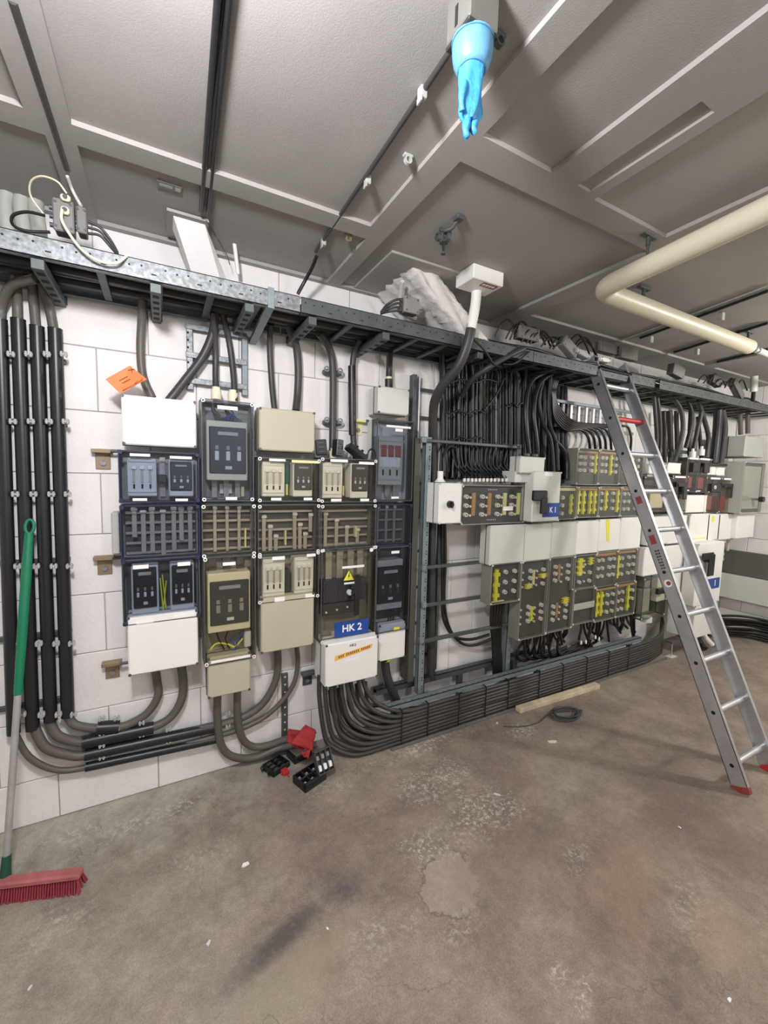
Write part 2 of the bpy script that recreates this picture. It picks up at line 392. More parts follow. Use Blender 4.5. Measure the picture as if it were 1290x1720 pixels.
# ceiling: cast slab with shallow recessed bays between bands
bays = [(-1.3, .10, -5, -.55), (-1.3, .13, -.466, -.03), (.203, 1.122, -5, -.55), (.204, 1.143, -.466, -.03), (1.209, 2.185, -.98, -.03),
        (1.203, 1.485, -5, -1.083), (1.597, 1.66, -1.434, -1.087), (1.703, 2.135, -5, -1.07), (2.30, 4.25, -5, -.25), (4.4, 5.45, -5, -.25)]
bays = [tuple(v * S for v in b) for b in bays]
xs = sorted({XL - .1, XR + .1} | {b[i] for b in bays for i in (0, 1)}); ys = sorted({YF - .1, .1} | {max(b[i], YF + .05) for b in bays for i in (2, 3)})
DEEP = .017
def ch(x, y):
    for b in bays:
        if b[0] < x < b[1] and b[2] < y < b[3]: return CH + (DEEP * .6 if b is bays[6] else DEEP)
    return CH
mb = MB(); H = {}
for i in range(len(xs) - 1):
    for j in range(len(ys) - 1):
        H[i, j] = ch((xs[i] + xs[i + 1]) / 2, (ys[j] + ys[j + 1]) / 2); z = H[i, j]
        mb.add([(xs[i], ys[j], z), (xs[i + 1], ys[j], z), (xs[i + 1], ys[j + 1], z), (xs[i], ys[j + 1], z)], [(0, 1, 2, 3)])
for (i, j), z in H.items():
    z2 = H.get((i + 1, j))
    if z2 is not None and z2 != z: mb.add([(xs[i + 1], ys[j], z), (xs[i + 1], ys[j + 1], z), (xs[i + 1], ys[j + 1], z2), (xs[i + 1], ys[j], z2)], [(0, 1, 2, 3)])
    z2 = H.get((i, j + 1))
    if z2 is not None and z2 != z: mb.add([(xs[i], ys[j + 1], z), (xs[i + 1], ys[j + 1], z), (xs[i + 1], ys[j + 1], z2), (xs[i], ys[j + 1], z2)], [(0, 1, 2, 3)])
mb.box(XL - .1, XR + .1, YF - .1, .1, CH + .03, CH + .1)
MB.build(mb, 'ceiling', M_CEIL, kind='structure')

# ================================================================== ENCLOSURES
def rect(px0, py0, px1, py1, yf):
    a = A(px0, py0, yf); b = A(px1, py1, yf); return a.x, b.x, b.z, a.z
def ring_mb(): return MB().ring((0, 0, 0), (0, -1, 0), .0095, .0045, .004, 12)
def dot_mb(): return MB().cyl((0, .001, 0), (0, -.0015, 0), .0055, 10)
def knob_mb(): return MB().cyl((0, .004, 0), (0, -.008, 0), .0115, 10, .009)
def screw_mb(): return MB().cyl((0, .002, 0), (0, -.003, 0), .007, 8)
def pxbox(px0, py0, px1, py1, y0, y1, c=0):
    x0, x1, z0, z1 = rect(px0, py0, px1, py1, y0); return MB().box(x0, x1, y0, y1, z0, z1, c)
class Enc:
    def __init__(s, label, px, yf, yb, kind='cover', m=None, rim=None, lid=None, group='enclosures of the left distribution board', cat='enclosure',
                 screws='ring', name='enclosure', c=.004, screw_at=None):
        s.x0, s.x1, s.z0, s.z1 = rect(*px, yf); s.yf, s.yb = yf, yb
        s.w = s.x1 - s.x0; s.h = s.z1 - s.z0
        s.r = root(name, ((s.x0 + s.x1) / 2, yb, s.z0), label, cat, group)
        x0, x1, z0, z1 = s.x0, s.x1, s.z0, s.z1
        m = m or M_GREYBOX
        if kind == 'cover':
            ym = yb + (yf - yb) * .55; i = .004
            MB().box(x0 + i, x1 - i, yb, ym + .001, z0 + i, z1 - i, .003).build('body', m, s.r)
            MB().box(x0 + .0042, x1 - .0042, ym, yf, z0 + .0042, z1 - .0042, .006).build('lid', m, s.r); MB().box(x0 + .001, x1 - .001, ym - .006, ym - .0005, z0 + .001, z1 - .001).build('seal', M_FRAME, s.r)
        elif kind == 'clear':
            ym = yb + (yf - yb) * .45; t = .004
            b = MB().box(x0, x1, yb, yb + t * -1 if yb < 0 else yb, z0, z1)
            b = MB().box(x0, x1, yb - t, yb, z0, z1)
            b.box(x0, x0 + t, ym, yb - t, z0, z1).box(x1 - t, x1, ym, yb - t, z0, z1).box(x0 + t, x1 - t, ym, yb - t, z0, z0 + t).box(x0 + t, x1 - t, ym, yb - t, z1 - t, z1)
            b.build('body', m, s.r)
            e = .007; rm = rim or M_FRAME
            f = MB(); f.box(x0 + .0, x0 + e, ym - .010, ym, z0, z1).box(x1 - e, x1 - .0, ym - .010, ym, z0, z1).box(x0, x1, ym - .010, ym, z0, z0 + e).box(x0, x1, ym - .010, ym, z1 - e, z1)
            e = .0055   # front edge of the lid, moulded thicker
            f.box(x0 + .001, x0 + e, yf, yf + .007, z0, z1).box(x1 - e, x1 - .001, yf, yf + .007, z0, z1).box(x0, x1, yf, yf + .007, z0 + .001, z0 + e).box(x0, x1, yf, yf + .007, z1 - e, z1 - .001)
            for cx_ in (x0, x1 - .012):
                for cz_ in (z0, z1 - .012): f.box(cx_, cx_ + .012, yf, ym, cz_, cz_ + .012, .003)
            f.build('lid_rim', rm, s.r)
            l = MB(); l.box(x0 + .003, x1 - .003, yf + .0010, yf + .0035, z0 + .003, z1 - .003)
            for xx in (x0 + .0015, x1 - .004): l.box(xx, xx + .0025, yf + .0035, ym - .010, z0 + .003, z1 - .003)
            l.build('clear_lid', lid or M_CLEAR, s.r)
        elif kind == 'panel':
            ym = yf + .012; t = .007
            MB().box(x0, x1, yf + .028, yb, z0, z1, .003).build('body', m, s.r)
            f = MB().box(x0, x0 + t, yf, yf + .028, z0, z1).box(x1 - t, x1, yf, yf + .028, z0, z1).box(x0 + t, x1 - t, yf, yf + .028, z0, z0 + t).box(x0 + t, x1 - t, yf, yf + .028, z1 - t, z1)
            f.build('lid_rim', rim or M_GREYG, s.r)
            MB().box(x0 + t, x1 - t, yf + .024, yf + .029, z0 + t, z1 - t).build('front_panel', M_PANEL, s.r)
            MB().box(x0 + t, x1 - t, yf + .0005, yf + .002, z0 + t, z1 - t).build('clear_pane', M_CLEARG, s.r)
        pos = screw_at or [(x, z) for x in (x0 + .010, x1 - .010) for z in (z0 + .010, z1 - .010)]
        if screw_at: pos = [s.P(*q)[:] for q in screw_at]; pos = [(p[0], p[2]) for p in pos]
        for x, z in pos:
            if screws == 'ring':
                shared('ring', ring_mb, 'screw_collar', M_LABEL, s.r, (x, yf, z)); shared('dot', dot_mb, 'screw', M_HOLE, s.r, (x, yf - .0005, z))
            elif screws == 'navy': shared('knob', knob_mb, 'screw_cap', M_NAVY, s.r, (x, yf, z))
            elif screws == 'dark': shared('scr', screw_mb, 'screw', M_FRAME, s.r, (x, yf, z))
            elif screws == 'pale': shared('scrp', screw_mb, 'screw_cap', M_WHITE2, s.r, (x, yf, z))
    def P(s, u, v, y=None): return Vector((s.x0 + u * s.w, s.yf if y is None else y, s.z1 - v * s.h))
    def bx(s, mb, u0, v0, u1, v1, y0, y1, c=0): mb.box(s.x0 + u0 * s.w, s.x0 + u1 * s.w, y0, y1, s.z1 - v1 * s.h, s.z1 - v0 * s.h, c); return mb
    def part(s, name, m, u0, v0, u1, v1, y0, y1, c=0, parent=None, **kw): return s.bx(MB(), u0, v0, u1, v1, y0, y1, c).build(name, m, parent or s.r, **kw)
    def label(s, u0, v0, u1, v1, m=None): return s.part('label', m or M_LABEL, u0, v0, u1, v1, s.yf - .0016, s.yf + .0001)
    def fuse_switch(s, u0, v0, u1, v1, fm, cm, fr=(.10, .10, .10, .16), win=(.48, .72), lbl=True, wm=None, handle=True):
        """three-pole fuse switch: moulded frame, pull-out cover, three windows"""
        yf, yb = s.yf + .018, s.yb - .012
        f = s.part('fuse_switch', fm, u0, v0, u1, v1, yf, yb, .004)
        W, Hh = u1 - u0, v1 - v0
        a0, b0, a1, b1 = u0 + fr[0] * W, v0 + fr[1] * Hh, u1 - fr[2] * W, v1 - fr[3] * Hh
        s.part('pull_out_cover', cm, a0, b0, a1, b1, yf - .010, yf + .004, .004, f)
        w2 = a1 - a0; h2 = b1 - b0
        for k in range(3):
            c = a0 + w2 * (.20 + .30 * k)
            s.part('fuse_window', wm or M_WIN, c - w2 * .055, b0 + h2 * win[0] + h2 * .12, c + w2 * .055, b0 + h2 * win[1], yf - .0125, yf - .008, .002, f)
            s.part('fuse_window', M_PLATE, c - w2 * .045, b0 + h2 * win[0], c + w2 * .045, b0 + h2 * win[0] + h2 * .09, yf - .0115, yf - .008, .001, f)
        if handle:
            s.part('handle', mat('grey_handle', (.22, .23, .24), .4), a0 + w2 * .22, b0 + h2 * .10, a1 - w2 * .22, b0 + h2 * .19, yf - .016, yf - .008, .003, f)
        if lbl: s.part('rating_label', M_DEV, a0 + w2 * .42, b1 - h2 * .16, a0 + w2 * .60, b1 - h2 * .09, yf - .0112, yf - .009, 0, f)
        return f
    def breaker(s, u0, v0, u1, v1, m, dark=None, red=False):
        """open three-pole fuse base: pale plate, ribs, contacts and dark slots"""
        yf, yb = s.yf + .026, s.yb - .012
        f = s.part('fuse_base', m, u0, v0, u1, v1, yf, yb, .004); W, Hh = u1 - u0, v1 - v0
        fr = MB()
        for (p, q, r_, t) in ((.04, .06, .96, .10), (.04, .86, .96, .89), (.02, .06, .05, .89), (.95, .06, .98, .89)):
            s.bx(fr, u0 + p * W, v0 + q * Hh, u0 + r_ * W, v0 + t * Hh, yf - .005, yf)
        fr.build('raised_edge', m, f)
        s.part('recess', dark or M_WIN, u0 + .10 * W, v0 + .26 * Hh, u1 - .10 * W, v0 + .62 * Hh, yf - .001, yf + .001, 0, f)
        for k in range(3):
            c = u0 + W * (.22 + .28 * k)
            if red: s.part('red_contact', M_REDD, c - W * .10, v0 + .18 * Hh, c + W * .10, v0 + .42 * Hh, yf - .012, yf, .003, f)
            else: s.part('contact', M_DEVW, c - W * .09, v0 + .20 * Hh, c + W * .09, v0 + .30 * Hh, yf - .010, yf, .002, f)
            s.part('rib', M_COPPER if not red else M_DEV, c - W * .04, v0 + .32 * Hh, c + W * .04, v0 + .64 * Hh, yf - .006, yf, .001, f)
            s.part('slot', M_HOLE, c - W * .035, v0 + .68 * Hh, c + W * .035, v0 + .80 * Hh, yf - .0012, yf, 0, f)
        return f
    def bars(s, vs_, nh=5, v0=.16, v1=.90, m=None, u0=.05, u1=.95):
        m = m or M_COPPER; yb = s.yb - .03
        s.part('mounting_plate', M_PLATE_D, .03, .04, .97, .96, s.yb - .012, s.yb - .006)
        for k in range(nh):
            v = v0 + (v1 - v0) * k / (nh - 1); s.part('busbar', m, u0, v - .022, u1, v + .022, yb - .006, yb)
        for (u, va, vb_) in vs_:
            b = s.part('riser_bar', m, u - .030, va, u + .030, vb_, yb - .022, yb - .012, .001)
            s.part('clamp', M_DEV, u - .04, va + .01, u + .04, va + .07, yb - .030, yb - .020, .002, b)

YL, YLB = -.182, -.055
K = {}
K['A1'] = Enc('white blank cover top left of the left board under the orange tag', (201, 660, 332, 754), YL, YLB, 'cover', M_WHITE, screws='dark')
K['A5'] = Enc('white blank cover at the bottom left of the left board, two cables below', (211, 1036, 335, 1117), YL, YLB, 'cover', M_WHITE, screws='dark')
e = K['A2'] = Enc('smoked lid enclosure holding an open fuse base beside a fuse switch, navy corner caps', (197, 755, 336, 844), YL, YLB, 'clear', M_GREYBOX, M_NAVY, M_CLEARB, screws='navy')
e.part('mounting_plate', M_PLATE, .03, .04, .97, .96, e.yb - .012, e.yb - .006)
e.breaker(.10, .14, .45, .88, M_DEV); e.fuse_switch(.60, .14, .92, .88, M_DEV, M_DARKDEV, fr=(.06, .06, .06, .16))
e.part('terminal_block', M_DARKDEV, .47, .45, .58, .62, e.yf + .05, e.yb - .012, .004); e.part('busbar', M_COPPER, .49, .1, .56, .9, e.yb - .03, e.yb - .012)
e.label(.14, .06, .38, .11); e.label(.62, .08, .90, .13); e.label(.16, .91, .33, .96); e.label(.68, .92, .84, .97)
e = K['A3'] = Enc('smoked busbar enclosure at mid height at the left end of the board', (200, 849, 337, 937), YL, YLB, 'clear', M_GREYBOX, M_NAVY, M_CLEARB, screws='navy')
e.bars([(.16, .05, .6), (.27, .1, .9), (.38, .05, .9), (.52, .1, .95), (.66, .05, .9), (.76, .05, .7), (.88, .05, .9)])
e = K['A4'] = Enc('smoked lid enclosure with two black fuse switches side by side', (203, 941, 337, 1036), YL, YLB, 'clear', M_GREYBOX, M_FRAME, M_CLEARB, screws='navy')
e.part('mounting_plate', M_PLATE_D, .03, .04, .97, .96, e.yb - .012, e.yb - .006)
e.fuse_switch(.11, .12, .45, .86, M_DEV, M_DARKDEV2, fr=(.07, .03, .07, .13)); e.fuse_switch(.60, .12, .92, .86, M_DEV, M_DARKDEV2, fr=(.07, .03, .07, .13))
wr_ = MB()
for i, (a, b) in enumerate([((.47, .35), (.5, .8)), ((.5, .3), (.54, .85)), ((.55, .4), (.5, .9))]): wr_.tube([e.P(*a, e.yf + .05), e.P(*b, e.yf + .05)], .003, 6)
wr_.build('wires', M_YEL, e.r)
e.label(.14, .09, .33, .15); e.label(.70, .09, .87, .15); e.label(.16, .93, .38, .99); e.label(.64, .92, .92, .97)
# grey flange box sticking out left of the busbars
x0, x1, z0, z1 = rect(186, 861, 199, 931, -.12)
tag(MB().box(x0, x1 + .005, -.12, -.03, z0, z1, .005).build('side_box', M_GREYBOX), 'slim pale grey end box left of the smoked busbar enclosure', 'enclosure')

e = K['B1'] = Enc('tall clear enclosure at the top of the board with a large cream-framed fuse switch', (337, 668, 427, 842), YL - .01, YLB, 'clear', M_GREYBOX, M_FRAME, M_CLEARB)
e.part('mounting_plate', M_PLATE, .03, .03, .97, .97, e.yb - .012, e.yb - .006)
e.fuse_switch(.10, .20, .88, .79, M_CREAM, M_DARKDEV, fr=(.06, .10, .04, .12), win=(.40, .72))
for u in (.27, .50, .73): e.part('busbar', M_COPPER, u - .05, .79, u + .05, .97, e.yb - .045, e.yb - .03)
e.part('terminal_plate', M_DEVW, .38, .83, .62, .93, e.yb - .03, e.yb - .012); e.part('marker_strip', M_YELL, .80, .85, .86, .96, e.yb - .05, e.yb - .012)
wr_ = MB()
for u in (.30, .55): wr_.tube(spline([e.P(u - .06, .02, e.yf + .06), e.P(u - .05, .10, e.yf + .05), e.P(u + .04, .14, e.yf + .05), e.P(u + .06, .2, e.yf + .06)], 4), .009, 7)
wr_.build('wire', M_CABLE, e.r)
wr_ = MB().tube(spline([e.P(.5, .04, e.yf + .05), e.P(.62, .11, e.yf + .04), e.P(.52, .17, e.yf + .05)], 4), .004, 6); wr_.tube(spline([e.P(.45, .17, e.yf + .05), e.P(.6, .13, e.yf + .04), e.P(.72, .17, e.yf + .05)], 4), .004, 6)
wr_.build('wire', mat('blue_wire', (.03, .09, .35), .4), e.r)
e.label(.30, .055, .68, .09); e.label(.44, .955, .66, .985)
e = K['B2'] = Enc('clear busbar enclosure right of the smoked one, three risers', (338, 848, 430, 932), YL - .01, YLB, 'clear', M_GREYBOX, M_FRAME)
e.bars([(.27, .05, .95), (.50, .05, .95), (.73, .05, .95)])
e.part('marker_strip', M_YELL, .84, .5, .87, .9, e.yb - .05, e.yb - .03)
e = K['B3'] = Enc('tall clear enclosure below the busbars with a cream fuse switch over yellow-green wires', (341, 937, 430, 1105), YL - .01, YLB, 'clear', M_GREYBOX, M_FRAME,)
e.part('mounting_plate', M_PLATE, .03, .03, .97, .97, e.yb - .012, e.yb - .006)
e.fuse_switch(.08, .16, .90, .71, M_CREAM, M_DARKDEV, fr=(.05, .13, .04, .13), win=(.42, .72), wm=M_PLATE)
for u in (.2, .48, .75): e.part('busbar', M_PLATE_D, u - .07, .03, u + .07, .16, e.yb - .045, e.yb - .03)
for nm, mt, P_ in (('earth_wire', M_YEL, [(.12, .88), (.25, .83), (.45, .85), (.58, .89)]), ('earth_wire', M_YEL, [(.58, .89), (.68, .86), (.76, .82)]), ('neutral_wire', MATS['blue_wire'], [(.52, .80), (.62, .88), (.70, .78)]),
                   ('neutral_wire', MATS['blue_wire'], [(.60, .92), (.68, .82), (.78, .74)]), ('phase_wire', M_BLACK2, [(.25, .72), (.30, .80), (.40, .90)]), ('phase_wire', M_BLACK2, [(.48, .72), (.42, .80), (.5, .9)])):
    MB().tube(spline([e.P(*q, e.yf + .045) for q in P_], 4), .0045, 6).build(nm, mt, e.r)
e.part('terminal', M_DEV, .80, .76, .94, .92, e.yf + .05, e.yb - .01, .005)
e.label(.36, .055, .60, .085); e.label(.12, .955, .88, .98)
K['B4'] = Enc('beige blank cover hanging below the cream fuse switch', (347, 1105, 422, 1160), YL - .005, YLB, 'cover', M_BEIGE, screws='dark')
K['C1'] = Enc('beige blank cover at the top middle of the left board', (434, 682, 530, 762), YL, YLB, 'cover', M_BEIGE, screws='dark')
e = K['C2'] = Enc('clear enclosure with white fuse base and fuse switch under a long pale yellow label', (433, 767, 538, 843), YL, YLB, 'clear', M_GREYG, M_FRAME)
e.part('mounting_plate', M_PLATE, .03, .04, .97, .96, e.yb - .012, e.yb - .006)
e.breaker(.08, .10, .43, .88, M_DEVW); e.fuse_switch(.56, .10, .88, .88, M_DEVW, M_DARKDEV, fr=(.05, .03, .05, .20))
e.part('green_wire', M_TEAL, .45, .05, .52, .6, e.yf + .05, e.yb - .012, .002); e.part('marker_strip', M_YELL, .47, .6, .50, .85, e.yf + .045, e.yb - .012, .001)
e.label(.17, .03, .42, .085); e.label(.52, .04, .98, .10, M_YELL); e.label(.20, .90, .36, .96); e.label(.72, .90, .86, .96)
e = K['C3'] = Enc('clear busbar enclosure with seven staggered risers and a yellow marker', (433, 848, 537, 928), YL, YLB, 'clear', M_GREYG, M_FRAME)
e.bars([(.14, .22, .95), (.24, .42, .95), (.33, .62, .95), (.64, .18, .95), (.73, .40, .95), (.82, .60, .95), (.91, .2, .6)])
e.part('marker_strip', M_YELL, .475, .55, .495, .85, e.yb - .06, e.yb - .03)
e = K['C4'] = Enc('clear enclosure with two white fuse bases side by side', (433, 932, 536, 1003), YL, YLB, 'clear', M_GREYG, M_FRAME)
e.part('mounting_plate', M_PLATE, .03, .04, .97, .96, e.yb - .012, e.yb - .006)
e.breaker(.09, .12, .44, .90, M_DEVW); e.breaker(.60, .12, .92, .90, M_DEVW)
e.part('terminal_block', M_DARKDEV, .46, .4, .56, .9, e.yf + .06, e.yb - .012, .003)
e.label(.22, .06, .42, .13); e.label(.78, .05, .93, .11); e.label(.26, .90, .42, .99); e.label(.76, .90, .92, .98)
K['C5'] = Enc('beige blank cover below the two white fuse bases', (437, 1004, 528, 1084), YL, YLB, 'cover', M_BEIGE, screws='dark')
e = K['D2'] = Enc('clear enclosure with fuse base and fuse switch beneath the black pullers', (539, 768, 632, 844), YL, YLB, 'clear', M_GREYG, M_FRAME)
e.part('mounting_plate', M_PLATE, .03, .04, .97, .96, e.yb - .012, e.yb - .006)
e.breaker(.05, .10, .40, .90, M_DEVW); e.fuse_switch(.54, .10, .86, .90, M_DEVW, M_DARKDEV, fr=(.05, .03, .05, .20))
e.part('marker_strip', M_YELL, .43, .62, .46, .85, e.yf + .045, e.yb - .012, .001)
e.label(.16, .03, .46, .09); e.label(.66, .06, .94, .12); e.label(.18, .91, .36, .97); e.label(.70, .91, .86, .97)
e = K['D3'] = Enc('clear busbar enclosure with three wide staggered risers, fourth from the left', (539, 848, 631, 922), YL, YLB, 'clear', M_GREYG, M_FRAME)
e.bars([(.16, .18, .97), (.36, .32, .97), (.55, .48, .97), (.75, .55, .9)])
e.part('marker_strip', M_YELL, .70, .5, .725, .75, e.yb - .06, e.yb - .03)
e = K['D4'] = Enc('tall clear enclosure with a black rotary handle, warning triangle and HK 2 sign', (540, 922, 630, 1066), YL, YLB, 'clear', M_GREYG, M_FRAME)
e.part('mounting_plate', M_PLATE, .03, .03, .97, .97, e.yb - .012, e.yb - .006)
for u in (.22, .42, .62, .80): e.part('busbar', M_COPPER, u - .055, .03, u + .055, .36, e.yb - .04, e.yb - .025)
sw = e.part('load_switch', mat('blue_black_device', (.05, .052, .085), .4), .07, .36, .86, .60, e.yf + .035, e.yb - .012, .006)
for k in range(3): e.part('rib', M_DARKDEV, .12 + .22 * k, .38, .16 + .22 * k, .58, e.yf + .029, e.yf + .036, .001, sw)
e.part('terminal_block', M_DARKDEV, .07, .60, .66, .74, e.yf + .05, e.yb - .012, .006)
for k in range(3):
    MB().cyl(e.P(.14 + .19 * k, .70 - .015 * k, e.yf + .05), e.P(.14 + .19 * k, .70 - .015 * k, e.yf + .04), .006, 8).build('bolt', M_DEVW, e.r)
e.part('label', M_PLATE, .05, .90, .24, .95, e.yf + .05, e.yf + .052)
tri = MB().prism([e.P(.37, .36, e.yf - .0005), e.P(.59, .36, e.yf - .0005), e.P(.48, .235, e.yf - .0005)], (0, -.0015, 0)).build('warning_sign', M_BLACK, e.r)
MB().prism([e.P(.387, .353, e.yf - .002), e.P(.573, .353, e.yf - .002), e.P(.48, .246, e.yf - .002)], (0, -.0008, 0)).build('yellow_face', M_YEL, tri)
MB().prism([e.P(0.490, .27, e.yf - .0028), e.P(0.465, .315, e.yf - .0028), e.P(0.480, .312, e.yf - .0028), e.P(0.465, .345, e.yf - .0028), e.P(0.500, .298, e.yf - .0028), e.P(0.485, .300, e.yf - .0028), e.P(0.500, .272, e.yf - .0028)], (0, -.0006, 0)).build('lightning_bolt', M_BLACK, tri)
hub = e.P(.55, .48, e.yf); h = MB().cyl(hub, hub + Vector((.004, -.06, 0)), .020, 14, .016).build('rotary_handle', M_BLACK, e.r)
MB().cyl(hub + Vector((-.022, 0, 0)), hub + Vector((-.022, -.02, 0)), .016, 12).build('lock_collar', M_WHITE2, h)
pxbox(597, 966, 604, 1034, e.yf - .062, e.yf - .046, .004).build('grip', M_BLACK, h)
e.label(.36, .20, .76, .225); e.label(.40, .375, .62, .395)
sg = MB().box(e.P(.24, 0).x, e.P(.86, 0).x, e.yf - .006, e.yf - .0005, e.P(0, .955).z, e.P(0, .795).z, .001).build('sign_plate', M_BLUE, e.r)
text('HK 2', .060, M_LABEL, sg, (e.P(.55, 0).x, e.yf - .0066, e.P(0, .873).z), bold=.0012)
MB().cyl(e.P(.89, .045, e.yf), e.P(.89, .045, e.yf - .003), .012, 12).build('seal_plug', M_LABEL, e.r)
# E column, narrower boxes standing clear of the wall
YE, YEB = -.172, -.04
K['E1'] = Enc('small white cubic box on top of the right column of the left board', (635, 646, 688, 700), -.155, -.02, 'cover', M_WHITE2, screws='dark')
e = K['E2'] = Enc('black-rimmed clear enclosure with three red fuse contacts', (634, 702, 692, 842), YE, YEB, 'clear', M_WHITE2, M_FRAME, M_CLEARB, screws='none')
e.part('mounting_plate', M_DEV, .03, .03, .97, .97, e.yb - .012, e.yb - .006)
e.breaker(.08, .20, .76, .80, mat('grey_fuse_base', (.42, .42, .38), .5), red=True)
for u in (.25, .5, .72): e.part('busbar', M_COPPER, u - .07, .80, u + .05, .95, e.yb - .045, e.yb - .03)
e.label(.24, .07, .90, .095); e.label(.48, .105, .68, .14); e.label(.42, .94, .62, .965)
e = K['E3'] = Enc('dark-rimmed clear busbar enclosure at the right end of the left board', (633, 847, 690, 916), YE, YEB, 'clear', M_GREYG, M_NAVY, M_CLEARB, screws='navy')
e.bars([(.20, .05, .95), (.45, .05, .95), (.68, .05, .95)], nh=4, m=M_PLATE)
e = K['E4'] = Enc('dark clear enclosure with one black fuse switch and tied cables below', (633, 920, 686, 1056), YE, YEB, 'clear', M_GREYG, M_FRAME, M_CLEARB, screws='navy')
e.part('mounting_plate', M_PLATE_D, .03, .03, .97, .97, e.yb - .012, e.yb - .006)
e.fuse_switch(.05, .16, .82, .74, M_GREYBOX, M_DARKDEV2, fr=(.03, .12, .03, .14), win=(.5, .75), wm=M_DARKDEV)
wr_ = MB()
for k in range(3): wr_.tube([e.P(.55 + .06 * k, .75, e.yf + .06), e.P(.50 + .08 * k, .95, e.yf + .06)], .005, 6)
wr_.build('wire', M_CABLE_D, e.r); e.label(.42, .05, .65, .08); e.part('marker_strip', M_YEL, .55, .955, .72, .985, e.yf - .002, e.yf)
K['E5'] = Enc('small white blank cover at the bottom right of the left board, cable below', (636, 1050, 681, 1104), -.16, YEB, 'cover', M_WHITE, screws='dark')
# protruding HK2 box
YH = -.245
K['D5'] = Enc('deep white box lettered HK2 with an orange sticker above the floor cables', (546, 1083, 635, 1137), YH, -.06, 'cover', M_WHITE, screws='dark')
e = K['D5']
text('HK2', .022, M_BLACK, e.r, e.P(.50, .125, e.yf - .001)); 
tp = MB().prism([e.P(.18, .30, e.yf - .0005), e.P(.87, .17, e.yf - .0005), e.P(.85, .27, e.yf - .0005), e.P(.17, .41, e.yf - .0005)], (0, -.0012, 0)).build('sticker', mat('orange_sticker', (.80, .50, .10), .5), e.r)
pm_ = MB()
for k in range(17):
    if k in (3, 11): continue
    u_ = .24 + .035 * k; v_ = .345 - .19 * (u_ - .18); e.bx(pm_, u_, v_ - .028, u_ + .020, v_ + .028, e.yf - .0022, e.yf - .0016)
pm_.build('printed_marks', M_REDD, tp)
e.label(.36, .43, .60, .47)

# wall fixing brackets left of the board
def bracket(px, py, m, label, right=True):
    p = A(px, py, -.002); r = root('wall_bracket', p, label, 'bracket', 'fixing brackets beside the board'); w = .06
    MB().box(p.x - .03, p.x + .03, -.006, -.001, p.z - .055, p.z + .028, .002).build('foot_plate', m, r)
    MB().box(p.x - .042, p.x + .042, -.045, -.001, p.z + .022, p.z + .040, .002).build('arm', m, r)
    MB().cyl((p.x, -.006, p.z - .025), (p.x, -.013, p.z - .025), .013, 8).build('bolt', M_GALV, r)
    MB().cyl((p.x + .035, -.05, p.z + .032), (p.x + .12, -.05, p.z + .032), .008, 8).build('stud', M_FRAME, r)
bracket(173, 769, M_BROWN, 'brown fixing bracket beside the upper smoked enclosure')
bracket(176, 946, M_BROWN, 'brown fixing bracket just left of the two black fuse switches')
bracket(189, 1121, M_BROWN, 'brown fixing bracket left of the lowest white cover')
bracket(601, 716, M_YELL, 'brass-coloured fixing bracket above the black pullers')
bracket(516, 1136, M_STRUT_D, 'dark fixing bracket left of the deep white HK2 box')

# orange tag tied on the cable above the board
p = [A(177, 637, -.19), A(218, 614, -.19), A(247, 637, -.17), A(202, 661, -.19)]
o = root('warning_tag', p[3], 'crumpled orange paper tag with scribbled writing above the white cover', 'tag')
MB().prism(p, (0, .001, 0)).build('card', M_ORANGE, o)
mk = MB()
for a, b in (((215, 622), (226, 620)), ((220, 618), (222, 626)), ((200, 640), (214, 632)), ((205, 644), (219, 636)), ((206, 656), (240, 638)), ((226, 644), (232, 640)), ((236, 640), (239, 634))):
    mk.tube([A(a[0], a[1], -.1925), A(b[0], b[1], -.1905 if b[0] > 225 else -.1925)], .0011, 5)
mk.build('handwriting', M_BLACK, o)
MB().tube(spline([A(238, 634, -.175), A(243, 626, -.12), A(243, 622, -.06)], 4), .0015, 5).build('tie', M_BLACK, o)

# ================================================================== LEFT CONDUITS, CABLES AND SADDLES
YC = -.046
def saddle_mb():
    m = MB()
    for sx in (-1, 1):
        m.box(-.0045 + sx * .008, .0045 + sx * .008, -.010, .010, -.012, .012, .003)
    m.box(-.014, .014, -.004, .004, -.004, .004)
    return m
def conduit(pts, w, label, name='conduit', group=None, m=None, clips=(), cap=True):
    P = [A(*q) for q in pts]; r = wpx(P[0], w) / 2 if w > 1 else w
    o = root(name, P[-1] if P[-1].z < P[0].z else P[0], label, 'conduit', group)
    MB().tube(P, r, 14).build('tube', m or M_BLACK, o)
    if cap:
        MB().ring(P[0], P[0] - P[1], r * 1.02, r * .8, .003, 14).build('end_ring', m or M_BLACK, o)
    return o, P, r
cond = [((0, 537), (23, 1232), 20, 'black vertical conduit tube at the far left behind the green broom handle'),
        ((30.5, 537), (55, 1225), 20.5, 'second black vertical conduit tube from the left'),
        ((62, 549), (85, 1211), 20.5, 'third black vertical conduit tube from the left'),
        ((92.5, 553), (114, 1203), 20.5, 'black vertical conduit tube nearest to the board')]
for (a, b, w, lb) in cond:
    conduit([(a[0], a[1], YC), (b[0], b[1], YC)], w, lb, group='tall black conduits at the left end of the wall')
cl = 0
